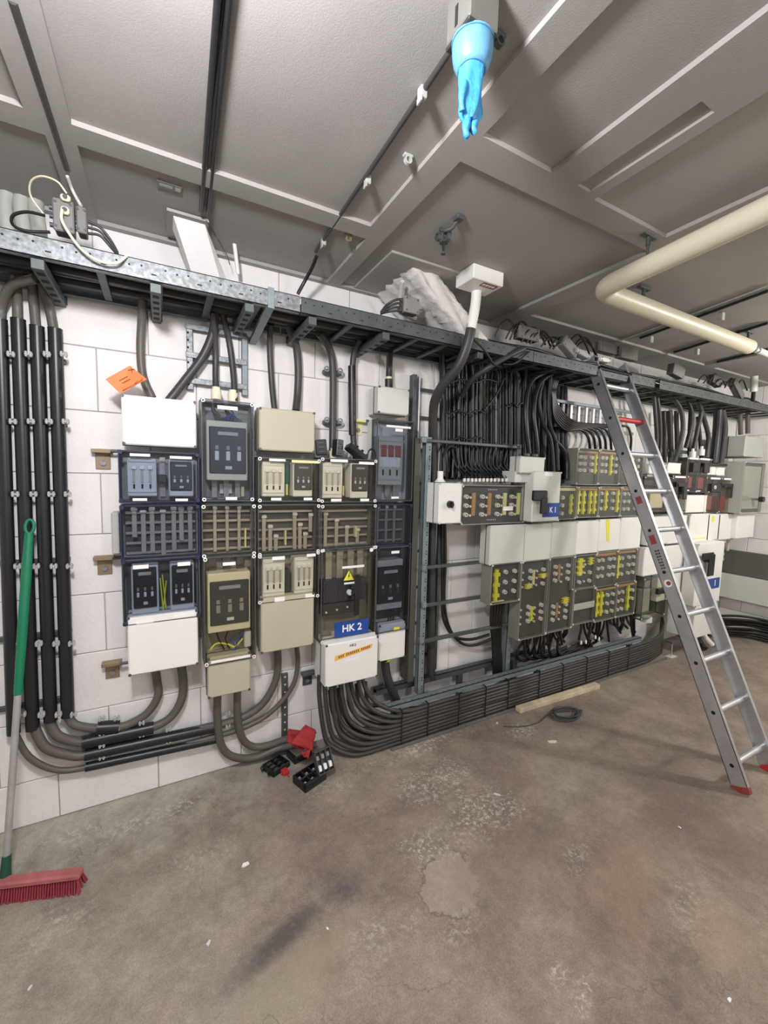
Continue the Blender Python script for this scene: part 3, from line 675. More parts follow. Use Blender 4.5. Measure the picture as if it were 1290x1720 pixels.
for yy in (592, 705, 827, 948, 1078, 1197):
    t = (yy - 550) / 660.
    row = root('saddle_row', A(95 + 17 * t, yy + 2, -.02), {592: 'topmost', 705: 'second', 827: 'third', 948: 'fourth', 1078: 'fifth', 1197: 'lowest'}[yy] + ' row of pale saddle clips holding the black conduits', 'clip', 'saddle rows on the conduits')
    for cx_ in (17, 46.5, 77.5, 106):
        x_ = cx_ + {17: 21, 46.5: 23.5, 77.5: 21, 106: 18}[cx_] * t
        shared('saddle', saddle_mb, 'saddle_clip', M_CLIP, row, A(x_, yy + 3, -.082))
    a = A(-10, yy, -.03); b = A(108 + 16 * t, yy + 4, -.03)
    MB().box(a.x, b.x, -.02, -.001, a.z - .011, a.z + .011, .002).build('rail', M_STRUT_D, row)
# cables rising from the conduits into the tray
GP = 'grey-brown cables entering the black conduits'
for i, (pp, lb) in enumerate([([(2, 545, YC), (3, 515, YC), (20, 480, -.12), (60, 468, -.2)], 'cable bending right out of the far left conduit'),
           ([(30, 545, YC), (29, 510, YC), (27, 470, -.10), (25, 455, -.12)], 'cable rising straight from the second conduit'),
           ([(61, 556, YC), (57, 510, YC), (54, 475, -.10), (52, 455, -.12)], 'cable rising straight from the third conduit'),
           ([(91, 560, YC), (84, 520, YC), (74, 490, -.10), (68, 465, -.12)], 'cable leaning left out of the conduit nearest to the board')]):
    cable(pp, 15, M_CABLE, lb, GP)
# cables curving out below and into the horizontal conduits
YW = -.042
C1 = [(112, 1190, YC), (116, 1206, YC), (128, 1218, -.05), (160, 1223, YW), (190, 1222, YW), (215, 1217, YW), (247, 1198, YW), (265, 1170, YW), (264, 1145, YW), (257, 1105, -.09)]
C2 = [(83, 1200, YC), (86, 1218, YC), (98, 1236, -.05), (125, 1245, YW), (150, 1246, YW), (200, 1236, YW), (255, 1222, YW), (285, 1206, YW), (303, 1180, YW), (308, 1150, YW), (303, 1105, -.09)]
C3 = [(54, 1210, YC), (61, 1230, YC), (78, 1256, -.05), (112, 1267, YW), (148, 1268, YW), (240, 1249, YW), (330, 1226, YW), (400, 1208, YW), (440, 1183, YW), (462, 1145, YW), (467, 1110, YW), (464, 1075, -.09)]
C4 = [(23, 1222, YC), (29, 1240, YC), (52, 1274, -.05), (95, 1293, YW), (145, 1289, YW), (240, 1268, YW), (340, 1243, YW), (410, 1222, YW), (455, 1196, YW), (490, 1155, YW), (500, 1115, YW), (497, 1075, -.09)]
for pp, w, lb in ((C1, 14, 'grey-brown cable from the short top sleeve up into the lowest white cover, left of two'), (C2, 15, 'grey-brown cable through the second horizontal sleeve up into the lowest white cover'),
                  (C3, 15, 'grey-brown cable through the long upper sleeve up to the beige cover'), (C4, 10, 'thinner cable through the lowest long sleeve up to the beige cover')):
    cable(pp, w, M_CABLE, lb, 'cables looping from the conduits to the board', r=wpx(A(150, 1250, YW), w) / 2, k=7)
conduit([(164, 1223, YW), (200, 1220.5, YW)], 22, 'short black sleeve clamped by two saddles low on the wall')
conduit([(140, 1247, YW), (258, 1222, YW)], 21, 'medium length black sleeve low on the wall, below the short one')
conduit([(144, 1268, YW), (372, 1219, YW)], 19, 'long upper black sleeve running toward the cable loops')
conduit([(145, 1288.5, YW), (372, 1240, YW)], 15, 'lowest long black sleeve just above the floor')
for (x_, ys_) in ((171, (1207, 1231, 1252, 1272)), (196, (1206, 1223)), (238, (1214, 1234)), (283, (1225, 1244)), (383, (1198, 1219))):
    for y_ in ys_:
        sh = shared('saddle', saddle_mb, 'saddle_clip', M_DEV, None, A(x_, y_, -.055)); tag(sh, 'small pale saddle clip clamping the horizontal sleeves low on the wall', 'clip', 'saddle clips on the horizontal sleeves')
# two loops below the beige lower cover, going right behind the red cloth
for pp, lb in (([(366, 1150, -.09), (365, 1200, -.07), (371, 1250, -.06), (392, 1271, -.05), (430, 1272, -.05), (470, 1256, -.06), (515, 1250, -.08), (530, 1252, -.09)], 'grey-brown cable looping lowest from the beige cover to the floor pile'),
               ([(399, 1150, -.09), (399, 1205, -.07), (407, 1240, -.06), (425, 1254, -.05), (450, 1252, -.05), (480, 1242, -.05), (520, 1232, -.06)], 'grey-brown cable looping right from the beige cover behind the red cloth')):
    cable(pp, 12, M_CABLE, lb, 'cables below the beige lower cover', k=7)
# cables from the tray down to the left board
cable([(240, 500, -.12), (238, 540, -.07), (236, 580, -.05), (238, 620, -.05), (245, 645, -.05), (256, 668, -.06)], 13, M_CABLE, 'grey cable dropping from the tray behind the orange tag')
cable([(362, 520, -.12), (357, 560, -.08), (340, 600, -.06), (310, 640, -.06), (288, 668, -.07), (270, 690, -.07)], 14, M_CABLE_D, 'dark cable slanting down left to the upper white cover')
cable([(358, 525, -.13), (362, 590, -.06), (362, 630, -.06), (363, 675, -.1)], 10, M_CABLE_D, 'dark cable dropping through the small rack, left of two')
cable([(372, 520, -.13), (384, 570, -.06), (391, 620, -.06), (395, 675, -.1)], 10, M_CABLE_D, 'dark cable dropping through the small rack, right of two')
cable([(455, 545, -.12), (453, 580, -.06), (456, 640, -.05), (461, 690, -.08)], 10, M_CABLE_D, 'thin grey cable from the tray to the upper beige cover')
cable([(484, 545, -.13), (497, 580, -.07), (501, 620, -.05), (500, 660, -.05), (497, 690, -.08)], 13, M_CABLE_D, 'thick grey cable from the tray to the upper beige cover')
cable([(536, 560, -.14), (553, 585, -.08), (559, 620, -.06), (559, 700, -.06), (558, 778, -.09)], 12, M_CABLE_D, 'grey cable held by two double clamps above the black pullers')
cable([(606, 570, -.14), (596, 590, -.08), (592, 620, -.06), (592, 700, -.06), (594, 745, -.06), (598, 775, -.09)], 10, M_CABLE_D, 'grey cable passing through the short black sleeve right of the clamps')
conduit([(591, 616, -.06), (592, 731, -.06)], 13, 'short black vertical sleeve between the clamps and the brass bracket')
cable([(655, 590, -.14), (654, 615, -.07), (653, 650, -.07)], 11, M_BLACK2, 'short black cable from the tray to the small white cubic box')
cable([(645, 1095, -.09), (649, 1130, -.08), (656, 1155, -.08), (666, 1176, -.08)], 15, M_CABLE_D, 'grey cable with a yellow tape ring below the small white cover')
for px, py in ((363, 663), (391, 668), (560, 765), (653, 645)):
    a = A(px, py - 8, -.09); b = A(px, py + 8, -.09)
    r_ = root('cable_gland', b, {363: 'cream gland left on top of the tall clear enclosure', 391: 'cream gland right on top of the tall clear enclosure', 560: 'cream gland under the clamped grey cable', 653: 'dark gland on top of the small white box'}[px], 'gland', 'cable glands')
    MB().cyl(b, a, .025, 12).build('nut', M_CREAM if px != 653 else M_BLACK2, r_); MB().cyl(a, a + Vector((0, 0, .014)), .019, 12).build('collar', M_CREAM, r_)
# double cable clamps
for (px, py, lb) in ((558, 625, 'grey double cable clamp, upper of two'), (558, 709, 'grey double cable clamp, lower of two, red mark')):
    p = A(px, py, -.03); r_ = root('cable_clamp', p, lb, 'clamp', 'double cable clamps')
    MB().box(p.x - .055, p.x + .055, -.05, -.002, p.z - .018, p.z + .010, .006).build('body', M_STRUT_D, r_)
    for sx in (-1, 1): MB().ring((p.x + sx * .042, -.051, p.z + .008), (0, -1, 0), .017, .009, .006, 12).build('eye', M_STRUT, r_)

# ================================================================== CABLE TRAY
TY0, TY1, TZ0, TZ1 = -.410, -.035, 2.455, 2.528
def tray(xa, xb, label, m_front, dz=0., dy=0.):
    t = root('cable_tray', (xa, -.2, TZ0 + dz), label, 'cable tray')
    MB().box(xa, xb, TY0 + dy, TY0 + dy + .003, TZ0 + dz, TZ1 + dz).box(xa, xb, TY0 + dy, TY0 + dy + .016, TZ1 + dz - .003, TZ1 + dz).box(xa, xb, TY0 + dy, TY0 + dy + .03, TZ0 + dz, TZ0 + dz + .003).build('front_rail', m_front, t)
    MB().box(xa, xb, TY1 + dy * 0, TY1 + .003, TZ0 + dz, TZ1 + dz).box(xa, xb, TY1 - .03, TY1, TZ0 + dz, TZ0 + dz + .003).build('back_rail', M_GALV_D, t)
    x = xa + .06; i = 0
    while x < xb - .02:
        MB().box(x, x + .030, TY0 + dy + .003, TY1, TZ0 + dz + .003, TZ0 + dz + .016, .002).build('rung', M_GALV_D, t); x += .20
    # punched holes
    x = xa + .02; hs = MB(); i = 0
    while x < xb - .02:
        if i % 4 == 3: hs.box(x - .009, x + .009, TY0 + dy - .0006, TY0 + dy, TZ0 + dz + .022, TZ0 + dz + .027)
        else: hs.cyl((x, TY0 + dy - .0006, TZ0 + dz + (.045 if i % 2 else .050)), (x, TY0 + dy, TZ0 + dz + (.045 if i % 2 else .050)), .0042, 6)
        x += .042; i += 1
    hs.build('punched_hole', M_HOLE, t, kind='stuff')
    return t
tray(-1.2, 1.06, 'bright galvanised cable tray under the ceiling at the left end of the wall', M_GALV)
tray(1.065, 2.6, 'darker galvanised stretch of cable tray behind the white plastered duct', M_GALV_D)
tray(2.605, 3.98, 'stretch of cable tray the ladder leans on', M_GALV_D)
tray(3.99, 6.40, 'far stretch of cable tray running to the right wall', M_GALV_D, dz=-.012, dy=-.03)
# steel arms of the tray, seen from below
for i, (px, py) in enumerate([(70, 450), (262, 500), (415, 520), (520, 540), (650, 560), (790, 600)]):
    p = AZ(px, py, TZ0 - .01); lb = ['far left, above the conduits', 'above the orange tag', 'above the small rack', 'above the upper beige cover', 'above the small white cubic box', 'beside the thick grey cable'][i]
    r_ = root('tray_arm', (p.x, 0, TZ0 - .04), 'dark perforated steel arm under the tray ' + lb, 'bracket', 'arms carrying the tray')
    MB().box(p.x - .02, p.x + .02, TY0 + .01, -.001, TZ0 - .040, TZ0 - .003, .002).build('arm', M_STRUT_D, r_)
    MB().box(p.x - .025, p.x + .025, -.012, -.001, TZ0 - .03, TZ0 + .06, .002).build('wall_plate', M_STRUT_D, r_)
    n_ = MB()
    for k in range(5): n_.box(p.x - .012, p.x + .012, TY0 + .04 + k * .07, TY0 + .07 + k * .07, TZ0 - .0406, TZ0 - .040)
    n_.build('punched_slot', M_HOLE, r_, kind='stuff')
# diagonal stay with long plate hanging from tray lip
r_ = root('stay', A(425, 575, -.05), 'grey steel stay slanting from the tray lip down to the wall', 'bracket')
a, b = AZ(452, 512, TZ0), A(424, 578, -.02)
a = Vector((A(455, 512, TY0).x, TY0, TZ0 - .002)); b = Vector((A(424, 578, -.01).x, -.01, A(424, 578, -.01).z))
MB().prism([a + Vector((-.018, 0, 0)), a + Vector((.018, 0, 0)), b + Vector((.018, 0, 0)), b + Vector((-.018, 0, 0))], (0, .01, .02)).build('bar', M_STRUT, r_)
a2 = Vector((A(460, 487, TY0 - .005).x, TY0 - .004, TZ1 + .01))
MB().box(a.x - .014, a.x + .014, TY0 - .006, TY0 - .001, TZ0 - .01, TZ1 + .008).build('hook', M_STRUT, r_)
# cables lying in the tray
for i in range(9):
    y = TY1 - .035 - i * .036; pts = [Vector((x, y + random.uniform(-.008, .008), TZ0 + .030 + random.uniform(0, .012) + (.02 if i % 3 == 0 else 0))) for x in [-1.1 + .55 * j for j in range(14)]]
    cable(None, 0, M_BLACK2, 'black power cable lying lengthwise in the tray', 'cables lying in the tray', pts=pts, r=.011 + .004 * (i % 3), k=3, n=6)
for i in range(9):
    y = TY1 - .05 - i * .036; pts = [Vector((x, y + random.uniform(-.02, .02), TZ1 + .004 + random.uniform(0, .025))) for x in [2.0 + .33 * j for j in range(13)]]
    cable(None, 0, M_BLACK2, 'black cable heaped on top of the tray beside the plastered duct', 'cables heaped on the tray', pts=pts, r=.010, k=3, n=6)

# ================================================================== STEEL FRAME AND CABLE LADDERS IN THE MIDDLE
YP = -.150
fr = root('strut_frame', A(705, 1160, YP), 'blue-grey punched steel frame carrying the grey fuse enclosures', 'frame')
def post(px, py0, py1, y, w, parent, m=M_STRUT):
    a = A(px, py0, y); b = A(px, py1, y); x = b.x; h = w / 2
    MB().box(x - h, x + h, y, y + .003, b.z, a.z).box(x - h, x - h + .003, y, y + .04, b.z, a.z).box(x + h - .003, x + h, y, y + .04, b.z, a.z).build('post', m, parent)
    hs = MB(); z = b.z + .03
    while z < a.z - .02:
        hs.cyl((x + h * .35, y - .0006, z), (x + h * .35, y, z), .005, 6); hs.cyl((x + h * .35, y - .0006, z + .018), (x + h * .35, y, z + .018), .005, 6); z += .062
    hs.build('punched_hole', M_HOLE, parent, kind='stuff')
post(706, 733, 1165, YP, .050, fr); post(850, 745, 1165, YP + .01, .05, fr)
for nm, (p0, p1), rr in (('crossbar', ((712, 739), (872, 752)), .010), ('crossbar', ((712, 954), (812, 943)), .011), ('crossbar', ((712, 1016), (812, 1003)), .011), ('crossbar', ((708, 1075), (856, 1050)), .013)):
    a = A(*p0, YP - .012); b = A(*p1, YP - .012); MB().box(a.x, b.x, YP - .022, YP - .002, (a.z + b.z) / 2 - rr, (a.z + b.z) / 2 + rr, .003).build(nm, M_STRUT_D, fr)
    MB().box(a.x - .02, a.x + .015, YP - .026, YP - .0, a.z - .018, a.z + .018, .003).build('corner_clamp', M_STRUT, fr)
# floor rails
a, b = A(650, 1188, -.235), A(1085, 1067, -.235); zr = .255
def rail(x0, x1, y0, y1, z0, z1, m, lb):
    r_ = root('floor_rail', (x0, (y0 + y1) / 2, z0), lb, 'rail')
    MB().box(x0, x1, y0, y1, z1 - .004, z1).box(x0, x1, y0, y0 + .004, z0, z1).box(x0, x1, y1 - .004, y1, z0, z1).build('channel', m, r_)
    hs = MB(); x = x0 + .04
    while x < x1 - .03: hs.cyl((x, y0 + .012, z1), (x, y0 + .012, z1 + .0006), .0045, 6); x += .05
    hs.build('punched_hole', M_HOLE, r_, kind='stuff')
    for i, x in enumerate((x0 + .15, (x0 + x1) / 2, x1 - .15)): MB().box(x - .02, x + .02, y0 + .006, y1 - .006, 0.0, z1 - .004, .002).build('leg', M_STRUT_D, r_)
rail(a.x, 4.40, -.238, -.190, zr - .035, zr, M_STRUT, 'front grey channel rail above the stacked floor cables')
a = A(634, 1168, -.10); rail(a.x, 3.10, -.085, -.040, .255, .295, M_STRUT_D, 'rear dark channel rail close to the wall behind the frame')
# dark upright channel and vertical cable ladder right of the left board
r_ = root('cable_ladder', A(694, 1150, -.01), 'tall narrow vertical cable ladder with pale edges beside the left board', 'cable ladder')
for px, w, m in ((690, .03, M_GALV_D), (698, .010, M_ALU), (734, .008, M_ALU), (741, .02, M_GALV_D)):
    x = A(px, 800, -.03).x; MB().box(x - w / 2, x + w / 2, -.05, -.002, A(px, 1120, -.03).z, 2.36, .002).build('side_rail', m, r_)
x0, x1 = A(698, 800, -.03).x, A(734, 800, -.03).x
for py in (655, 702, 757, 812, 868, 925, 985, 1045, 1100):
    z = A(715, py, -.03).z; MB().box(x0, x1, -.028, -.014, z - .010, z + .010, .002).build('rung', M_STRUT_D, r_)
# dark upright in front of it
x = A(688, 1000, -.10).x
tag(MB().box(x - .022, x + .022, -.145, -.135, A(688, 1145, -.14).z, A(690, 735, -.14).z).box(x - .022, x - .018, -.135, -.04, A(688, 1145, -.14).z, A(690, 735, -.14).z).build('upright_channel', mat('dark_olive_steel', (.085, .085, .07), .5, .3)),
    'dark upright steel channel immediately right of the left board', 'channel')
# small bright rack above the tall clear enclosure
r_ = root('cable_rack', A(316, 650, -.01), 'small galvanised rack on the wall above the tall clear enclosure', 'rack')
za, zb = A(320, 552, -.02).z, A(320, 655, -.02).z
for px in (319, 411): x = A(px, 600, -.03).x; MB().box(x - .014, x + .014, -.035, -.002, zb, za, .002).build('side_rail', M_GALV if px < 400 else M_STRUT, r_)
x0, x1 = A(319, 600, -.03).x, A(411, 600, -.03).x
for py in (557, 603, 645): z = A(365, py, -.03).z; MB().box(x0 - .02, x1 + .01, -.040, -.034, z - .014, z + .014, .002).build('crossbar', M_GALV, r_)
for k in range(10):
    MB().box(x0 - .012, x0 - .004, -.0362, -.035, zb + .02 + k * .036, zb + .03 + k * .036).build('slot', M_HOLE, r_)
# horizontal cable ladder right
r_ = root('cable_ladder', A(930, 720, -.02), 'pale horizontal cable ladder behind the K 1 cables', 'cable ladder')
zt, zb = A(985, 681, -.09).z, A(985, 720, -.09).z; x0, x1 = A(932, 700, -.09).x, A(1036, 700, -.09).x + .25
MB().box(x0, x1, -.10, -.08, zt - .012, zt + .012, .002).build('side_rail', M_STRUT, r_); MB().box(x0, x1, -.10, -.08, zb - .012, zb + .012, .002).build('side_rail', M_STRUT, r_)
for k, px in enumerate((938, 948, 961, 974, 987, 999, 1010, 1021, 1034)):
    x = A(px, 700, -.09).x; MB().box(x - .012, x + .012, -.082, -.06, zb, zt, .002).build('rung', M_ALU, r_)
# perforated strip at floor, left
a = A(479, 1132, -.02); b = A(479, 1246, -.02); o = root('punched_strip', b, 'dark punched steel strip upright on the wall behind the red cloth', 'strip')
MB().box(a.x - .018, a.x + .018, -.018, -.002, b.z, a.z, .002).build('channel', M_STRUT_D, o); hs = MB()
for k in range(9): hs.cyl((a.x, -.0186, b.z + .03 + k * (a.z - b.z - .05) / 8.), (a.x, -.018, b.z + .03 + k * (a.z - b.z - .05) / 8.), .006, 6)
hs.build('punched_hole', M_DEV, o)

# ---- forest of vertical cables between wall and frame
rnd = random.Random(3)
for i in range(44):
    px = 741 + i * 3.55 + rnd.uniform(-1.2, 1.2) + (22 if i > 20 else 0)
    if px > 960: break
    y = rnd.uniform(-.12, -.035); w = rnd.choice((4, 5, 5, 6, 7))
    b = 805 if px < 870 else 790
    yb_ = b - rnd.uniform(0, 12)
    cable([(px + rnd.uniform(-8, 8), 590 + (px - 741) * .2, y - .05), (px, 640, y), (px + rnd.uniform(-1, 1), 700, y), (px, 750, y), (px + rnd.uniform(-2, 2), yb_, y - .02)], w, rnd.choice((M_BLACK2, M_BLACK, M_CABLE_D)),
          'thin black cable in the vertical curtain between tray and fuse enclosures', 'vertical curtain of thin black cables', k=4, n=6)
for i in range(34):
    px = 743 + i * 6.3 + rnd.uniform(-1.5, 1.5)
    if 838 < px < 846: continue
    cable([(px + rnd.uniform(-5, 5), 592 + (px - 741) * .2, -.07), (px, 650, -.026), (px + rnd.uniform(-1, 1), 720, -.026), (px, 805, -.026)], rnd.choice((5, 6, 7)), M_BLACK2,
          'black cable lying against the wall behind the vertical cable curtain', 'cables against the wall behind the curtain', k=3, n=6)
for k, (yy, xa, xb) in enumerate(((640, 745, 835), (692, 748, 815), (736, 752, 815), (680, 850, 882))):
    P = [A(xa + (xb - xa) * t / 8., yy + 3 * math.sin(t * 1.7), -.135) for t in range(9)]
    cable(None, 0, M_BLACK, 'black tie strap across the cable curtain ' + ('near the tray', 'at mid height', 'just over the crossbar', 'left of the thick K 1 cables')[k], 'tie straps', pts=P, r=.006, cat='strap', name='tie_strap')
# little cables arching into the top of the wide fuse panel box
for i in range(14):
    px = 780 + i * 6.4
    cable([(px - 22 + i * 1.0, 745, -.12), (px - 16, 778, -.13), (px - 6, 792, -.17), (px, 800, -.21), (px + 1, 808, -.22)], 3.2, M_BLACK2, 'thin black cable arching into the top of the wide fuse panel box', 'cables arching into the wide fuse panel box', k=4, n=6)
for i in range(14):
    p = A(780 + i * 6.4, 806, -.22)
    g_ = tag(MB().cyl(p + Vector((0, 0, -.012)), p + Vector((0, 0, .010)), .010, 8).build('cable_gland', M_CAP), 'small pale gland in the row on top of the wide fuse panel box', 'gland', 'glands on the wide fuse panel box')
# thick K1 cables
for pp, w, m, lb in (([(925, 622, -.2), (893, 640, -.22), (883, 680, -.24), (884, 720, -.25), (889, 762, -.25)], 8, M_BLACK, 'glossy black cable arching from the tray into the K 1 box, left of two'),
                     ([(935, 622, -.2), (906, 645, -.22), (896, 690, -.24), (900, 730, -.25), (903, 762, -.25)], 8, M_BLACK, 'glossy black cable arching from the tray into the K 1 box, right of two'),
                     ([(915, 628, -.2), (905, 670, -.2), (912, 710, -.2), (925, 740, -.2), (930, 795, -.2)], 7, M_BLACK2, 'black cable passing right behind the K 1 neck'),
                     ([(925, 630, -.2), (921, 680, -.2), (924, 715, -.2), (934, 745, -.2), (937, 790, -.2)], 7, M_BLACK2, 'black cable passing right of the K 1 neck'),
                     ([(932, 740, -.2), (946, 755, -.2), (952, 775, -.2), (952, 805, -.22)], 8, M_BLACK, 'short black cable curving down into the box right of K 1')):
    cable(pp, w, m, lb, 'thick cables around the K 1 switch')
for i in range(7):
    o_ = i * 3.2
    cable([(912 + o_ * 1.6, 620, -.16), (926 + i, 660, -.14), (930 + o_ * .6, 700 - i * 2, -.13), (950 + o_, 722 - i * 2, -.12), (975 + i * 9, 722 - i, -.12), (988 + i * 9, 735, -.15), (991 + i * 9, 756, -.2)], 4.5, M_BLACK,
          'black cable sweeping along the pale cable ladder and down into the upper fuse boxes', 'black cables sweeping over the pale cable ladder', k=5, n=6)
cable([(1045, 715, -.14), (1055, 718, -.16), (1060, 735, -.18), (1059, 757, -.2)], 4, M_BLACK, 'thin black cable hooking down behind the ladder below the red rung')
# fat grey riser with white sleeve
cable([(792, 545, -.46), (786, 575, -.45), (770, 615, -.40), (745, 645, -.30), (730, 675, -.20), (727, 710, -.14), (726, 760, -.09), (726, 850, -.07), (725, 950, -.07), (724, 1050, -.07), (724, 1140, -.07)], 15, M_CABLE_D,
      'very thick grey cable dropping from the white ceiling box behind the frame', k=7, n=10)
cable(None, 0, M_WHITE, 'white sleeve on the thick cable under the white ceiling box', pts=[A(801, 484, -.49), A(798, 515, -.475), A(791, 552, -.46)], r=wpx(A(798, 515, -.475), 17) / 2, n=12, name='cable_sleeve', cat='sleeve')
cable([(880, 585, -.42), (850, 600, -.40), (820, 618, -.36), (790, 640, -.25), (775, 665, -.15)], 10, M_CABLE_D, 'grey cable coming over the tray lip and slanting down left')
cable([(890, 590, -.42), (865, 610, -.43), (845, 612, -.40)], 3, M_BLACK2, 'thin black wire hanging over the tray lip')
cable([(795, 570, -.44), (815, 590, -.44), (830, 612, -.40), (842, 616, -.3)], 3, M_BLACK2, 'thin black wire sagging under the tray beside the thick cable')
cable([(846, 636, -.12), (832, 665, -.12), (812, 690, -.12)], 4, M_BLACK2, 'thin cable slanting across the cable curtain')
# cables behind frame, lower
cable([(743, 878, -.07), (743, 940, -.06), (743, 1000, -.05), (745, 1040, -.05), (762, 1068, -.06), (790, 1074, -.08), (822, 1066, -.12)], 5, M_BLACK2, 'black cable looping on the bare wall between the posts, upper of two')
cable([(747, 878, -.07), (748, 940, -.06), (746, 1010, -.05), (755, 1055, -.05), (775, 1080, -.06), (800, 1083, -.08), (828, 1072, -.12)], 5, M_BLACK2, 'black cable looping on the bare wall between the posts, lower of two')
cable([(728, 870, -.05), (728, 1000, -.05), (727, 1128, -.05)], 8, M_BLACK2, 'black cable running down beside the blue-grey post')
for i in range(5):
    cable([(826 + i * 5, 1015, -.19), (825 + i * 4, 1045, -.17), (828 + i * 3, 1080, -.12), (830 + i * 3, 1140, -.10)], 6, M_BLACK2, 'black cable bunched under the lower left fuse box', 'cables bunched behind the second post', n=6)
# ================================================================== FUSE PANEL BOXES (grey-green, porcelain caps)
YM, YMB = -.272, -.168
def cap_mb(): return MB().cyl((0, .004, 0), (0, -.017, 0), .0168, 12, .0145).ring((0, -.017, 0), (0, -1, 0), .0140, .006, .003, 12)
def cap_s(): return MB().cyl((0, .003, 0), (0, -.013, 0), .0095, 10, .008)
def bore_mb(): return MB().cyl((0, 0, 0), (0, -.0008, 0), .0055, 8)
def fuses(e, us, vs_, big=True, pair=None):
    for u in us:
        for v in vs_:
            p = e.P(u, v, e.yf + .024)
            k = .0150 / max(.001, e.w)
            c = shared('cap' if big else 'caps', cap_mb if big else cap_s, 'fuse_cap', M_CAP, e.r, p)
            if big: shared('bore', bore_mb, 'bore', M_FRAME, c, p + Vector((0, -.0172, 0)))
def strip(e, m, u0, v0, u1, v1, name='tape_strip'): e.part(name, m, u0, v0, u1, v1, e.yf + .008, e.yf + .024, .003)
def wavy(e, u, v0, v1, m=M_YEL, w=.05):
    mb = MB(); n = 9
    for i in range(n):
        a = v0 + (v1 - v0) * i / n; b = v0 + (v1 - v0) * (i + 1) / n; s_ = w * (1.25 if i % 3 == 1 else .6) ; o_ = .012 * math.sin(i * 2.1)
        e.bx(mb, u - s_ + o_, a, u + s_ + o_, b, e.yf + .005, e.yf + .023)
    mb.build('yellow_seal_strip', m, e.r)
GM = 'fuse panel enclosures on the steel frame'
KP = dict(kind='panel', m=M_GREYG, group=GM, screws='pale')
def panelbox(lb, px, **kw): return Enc(lb, px, YM, YMB, **{**KP, **kw})
e = panelbox('wide dark fuse panel box with twelve paired caps and brown stripes', (776, 814, 880, 878), c=.003)
for u in (.09, .33, .57, .80): fuses(e, (u,), (.30, .52, .75)); fuses(e, (u + .065,), (.32, .54, .77), False)
for u, m in ((.20, M_BRN), (.44, M_BRN), (.685, M_YELL), (.915, M_YELL)): strip(e, m, u - .025, .20, u + .025, .78)
e.part('label', M_LABEL, .64, .55, .80, .66, e.yf - .001, e.yf + .0005)
for k in range(5): e.part('printed_mark', M_LABEL, .43 + .03 * k, .11, .445 + .03 * k, .13, e.yf + .0232, e.yf + .0236); e.part('printed_mark', M_LABEL, .43 + .03 * k, .885, .445 + .03 * k, .905, e.yf + .0232, e.yf + .0236)
e = panelbox('narrow fuse box just right of K 1 with three caps and a yellow strip', (938, 816, 967, 872)); fuses(e, (.32,), (.35, .58, .82)); wavy(e, .78, .25, .85); strip(e, M_YELL, .05, .06, .95, .15, 'label_strip')
e = panelbox('upper fuse box leftmost of the top row, brown stripe over paired caps', (971, 752, 1004, 815)); fuses(e, (.20, .40, .72), (.24, .42, .60)); wavy(e, .90, .14, .68, w=.035); strip(e, M_BRN, .03, .06, .97, .13, 'label_strip')
e = panelbox('upper fuse box in the top row left of the ladder stile, yellow strip between caps', (1008, 754, 1039, 815)); fuses(e, (.18, .38, .86), (.24, .43, .62)); wavy(e, .62, .14, .72, w=.045); strip(e, M_BRN, .03, .06, .97, .13, 'label_strip')
e = panelbox('upper fuse box of the top row right behind the ladder', (1043, 757, 1078, 815)); fuses(e, (.25, .82), (.24, .43, .62)); wavy(e, .55, .14, .6, w=.05)
e = panelbox('fuse box with four yellow seal strips and no caps showing', (971, 817, 1004, 869))
for u in (.12, .35, .65, .86): wavy(e, u, .14, .88, w=.05)
strip(e, M_BRN, .03, .05, .97, .13, 'label_strip')
e = panelbox('fuse box with two yellow strips between single caps, right of the four-strip one', (1008, 817, 1041, 868)); fuses(e, (.15, .68), (.22, .47, .72)); wavy(e, .36, .14, .78, w=.05); wavy(e, .90, .12, .85, w=.05); strip(e, M_BRN, .03, .05, .97, .13, 'label_strip')
e = panelbox('fuse box of the second row partly behind the ladder stile, brown stripe, no yellow', (1045, 817, 1076, 867)); fuses(e, (.20, .42, .78), (.25, .50, .75)); strip(e, M_BRN, .03, .05, .97, .13, 'label_strip')
# white/grey blank row
for i, (px, lb) in enumerate((((824, 882, 880, 945), 'leftmost pale grey blank cover under the wide fuse panel box'), ((883, 880, 925, 940), 'pale grey blank cover under the K 1 box'), ((928, 877, 967, 934), 'third pale grey blank cover from the left'),
                              ((969, 875, 1004, 929), 'fourth blank cover, whiter than those to its left'), ((1007, 872, 1040, 924), 'white blank cover with a yellow tape hanging over it'), ((1043, 869, 1075, 921), 'rightmost white blank cover of the row next to the ladder'))):
    e = Enc(lb, px, YM, YMB, 'cover', M_WHITE2 if i < 3 else M_WHITE, group='blank covers in the middle row', screws='pale')
    if i == 4: wavy_m = MB().prism([e.P(.28, .02, e.yf - .0005), e.P(.45, .02, e.yf - .0005), e.P(.50, .70, e.yf - .0005), e.P(.38, .68, e.yf - .0005)], (0, -.0015, 0)).build('tape', M_YEL, e.r)
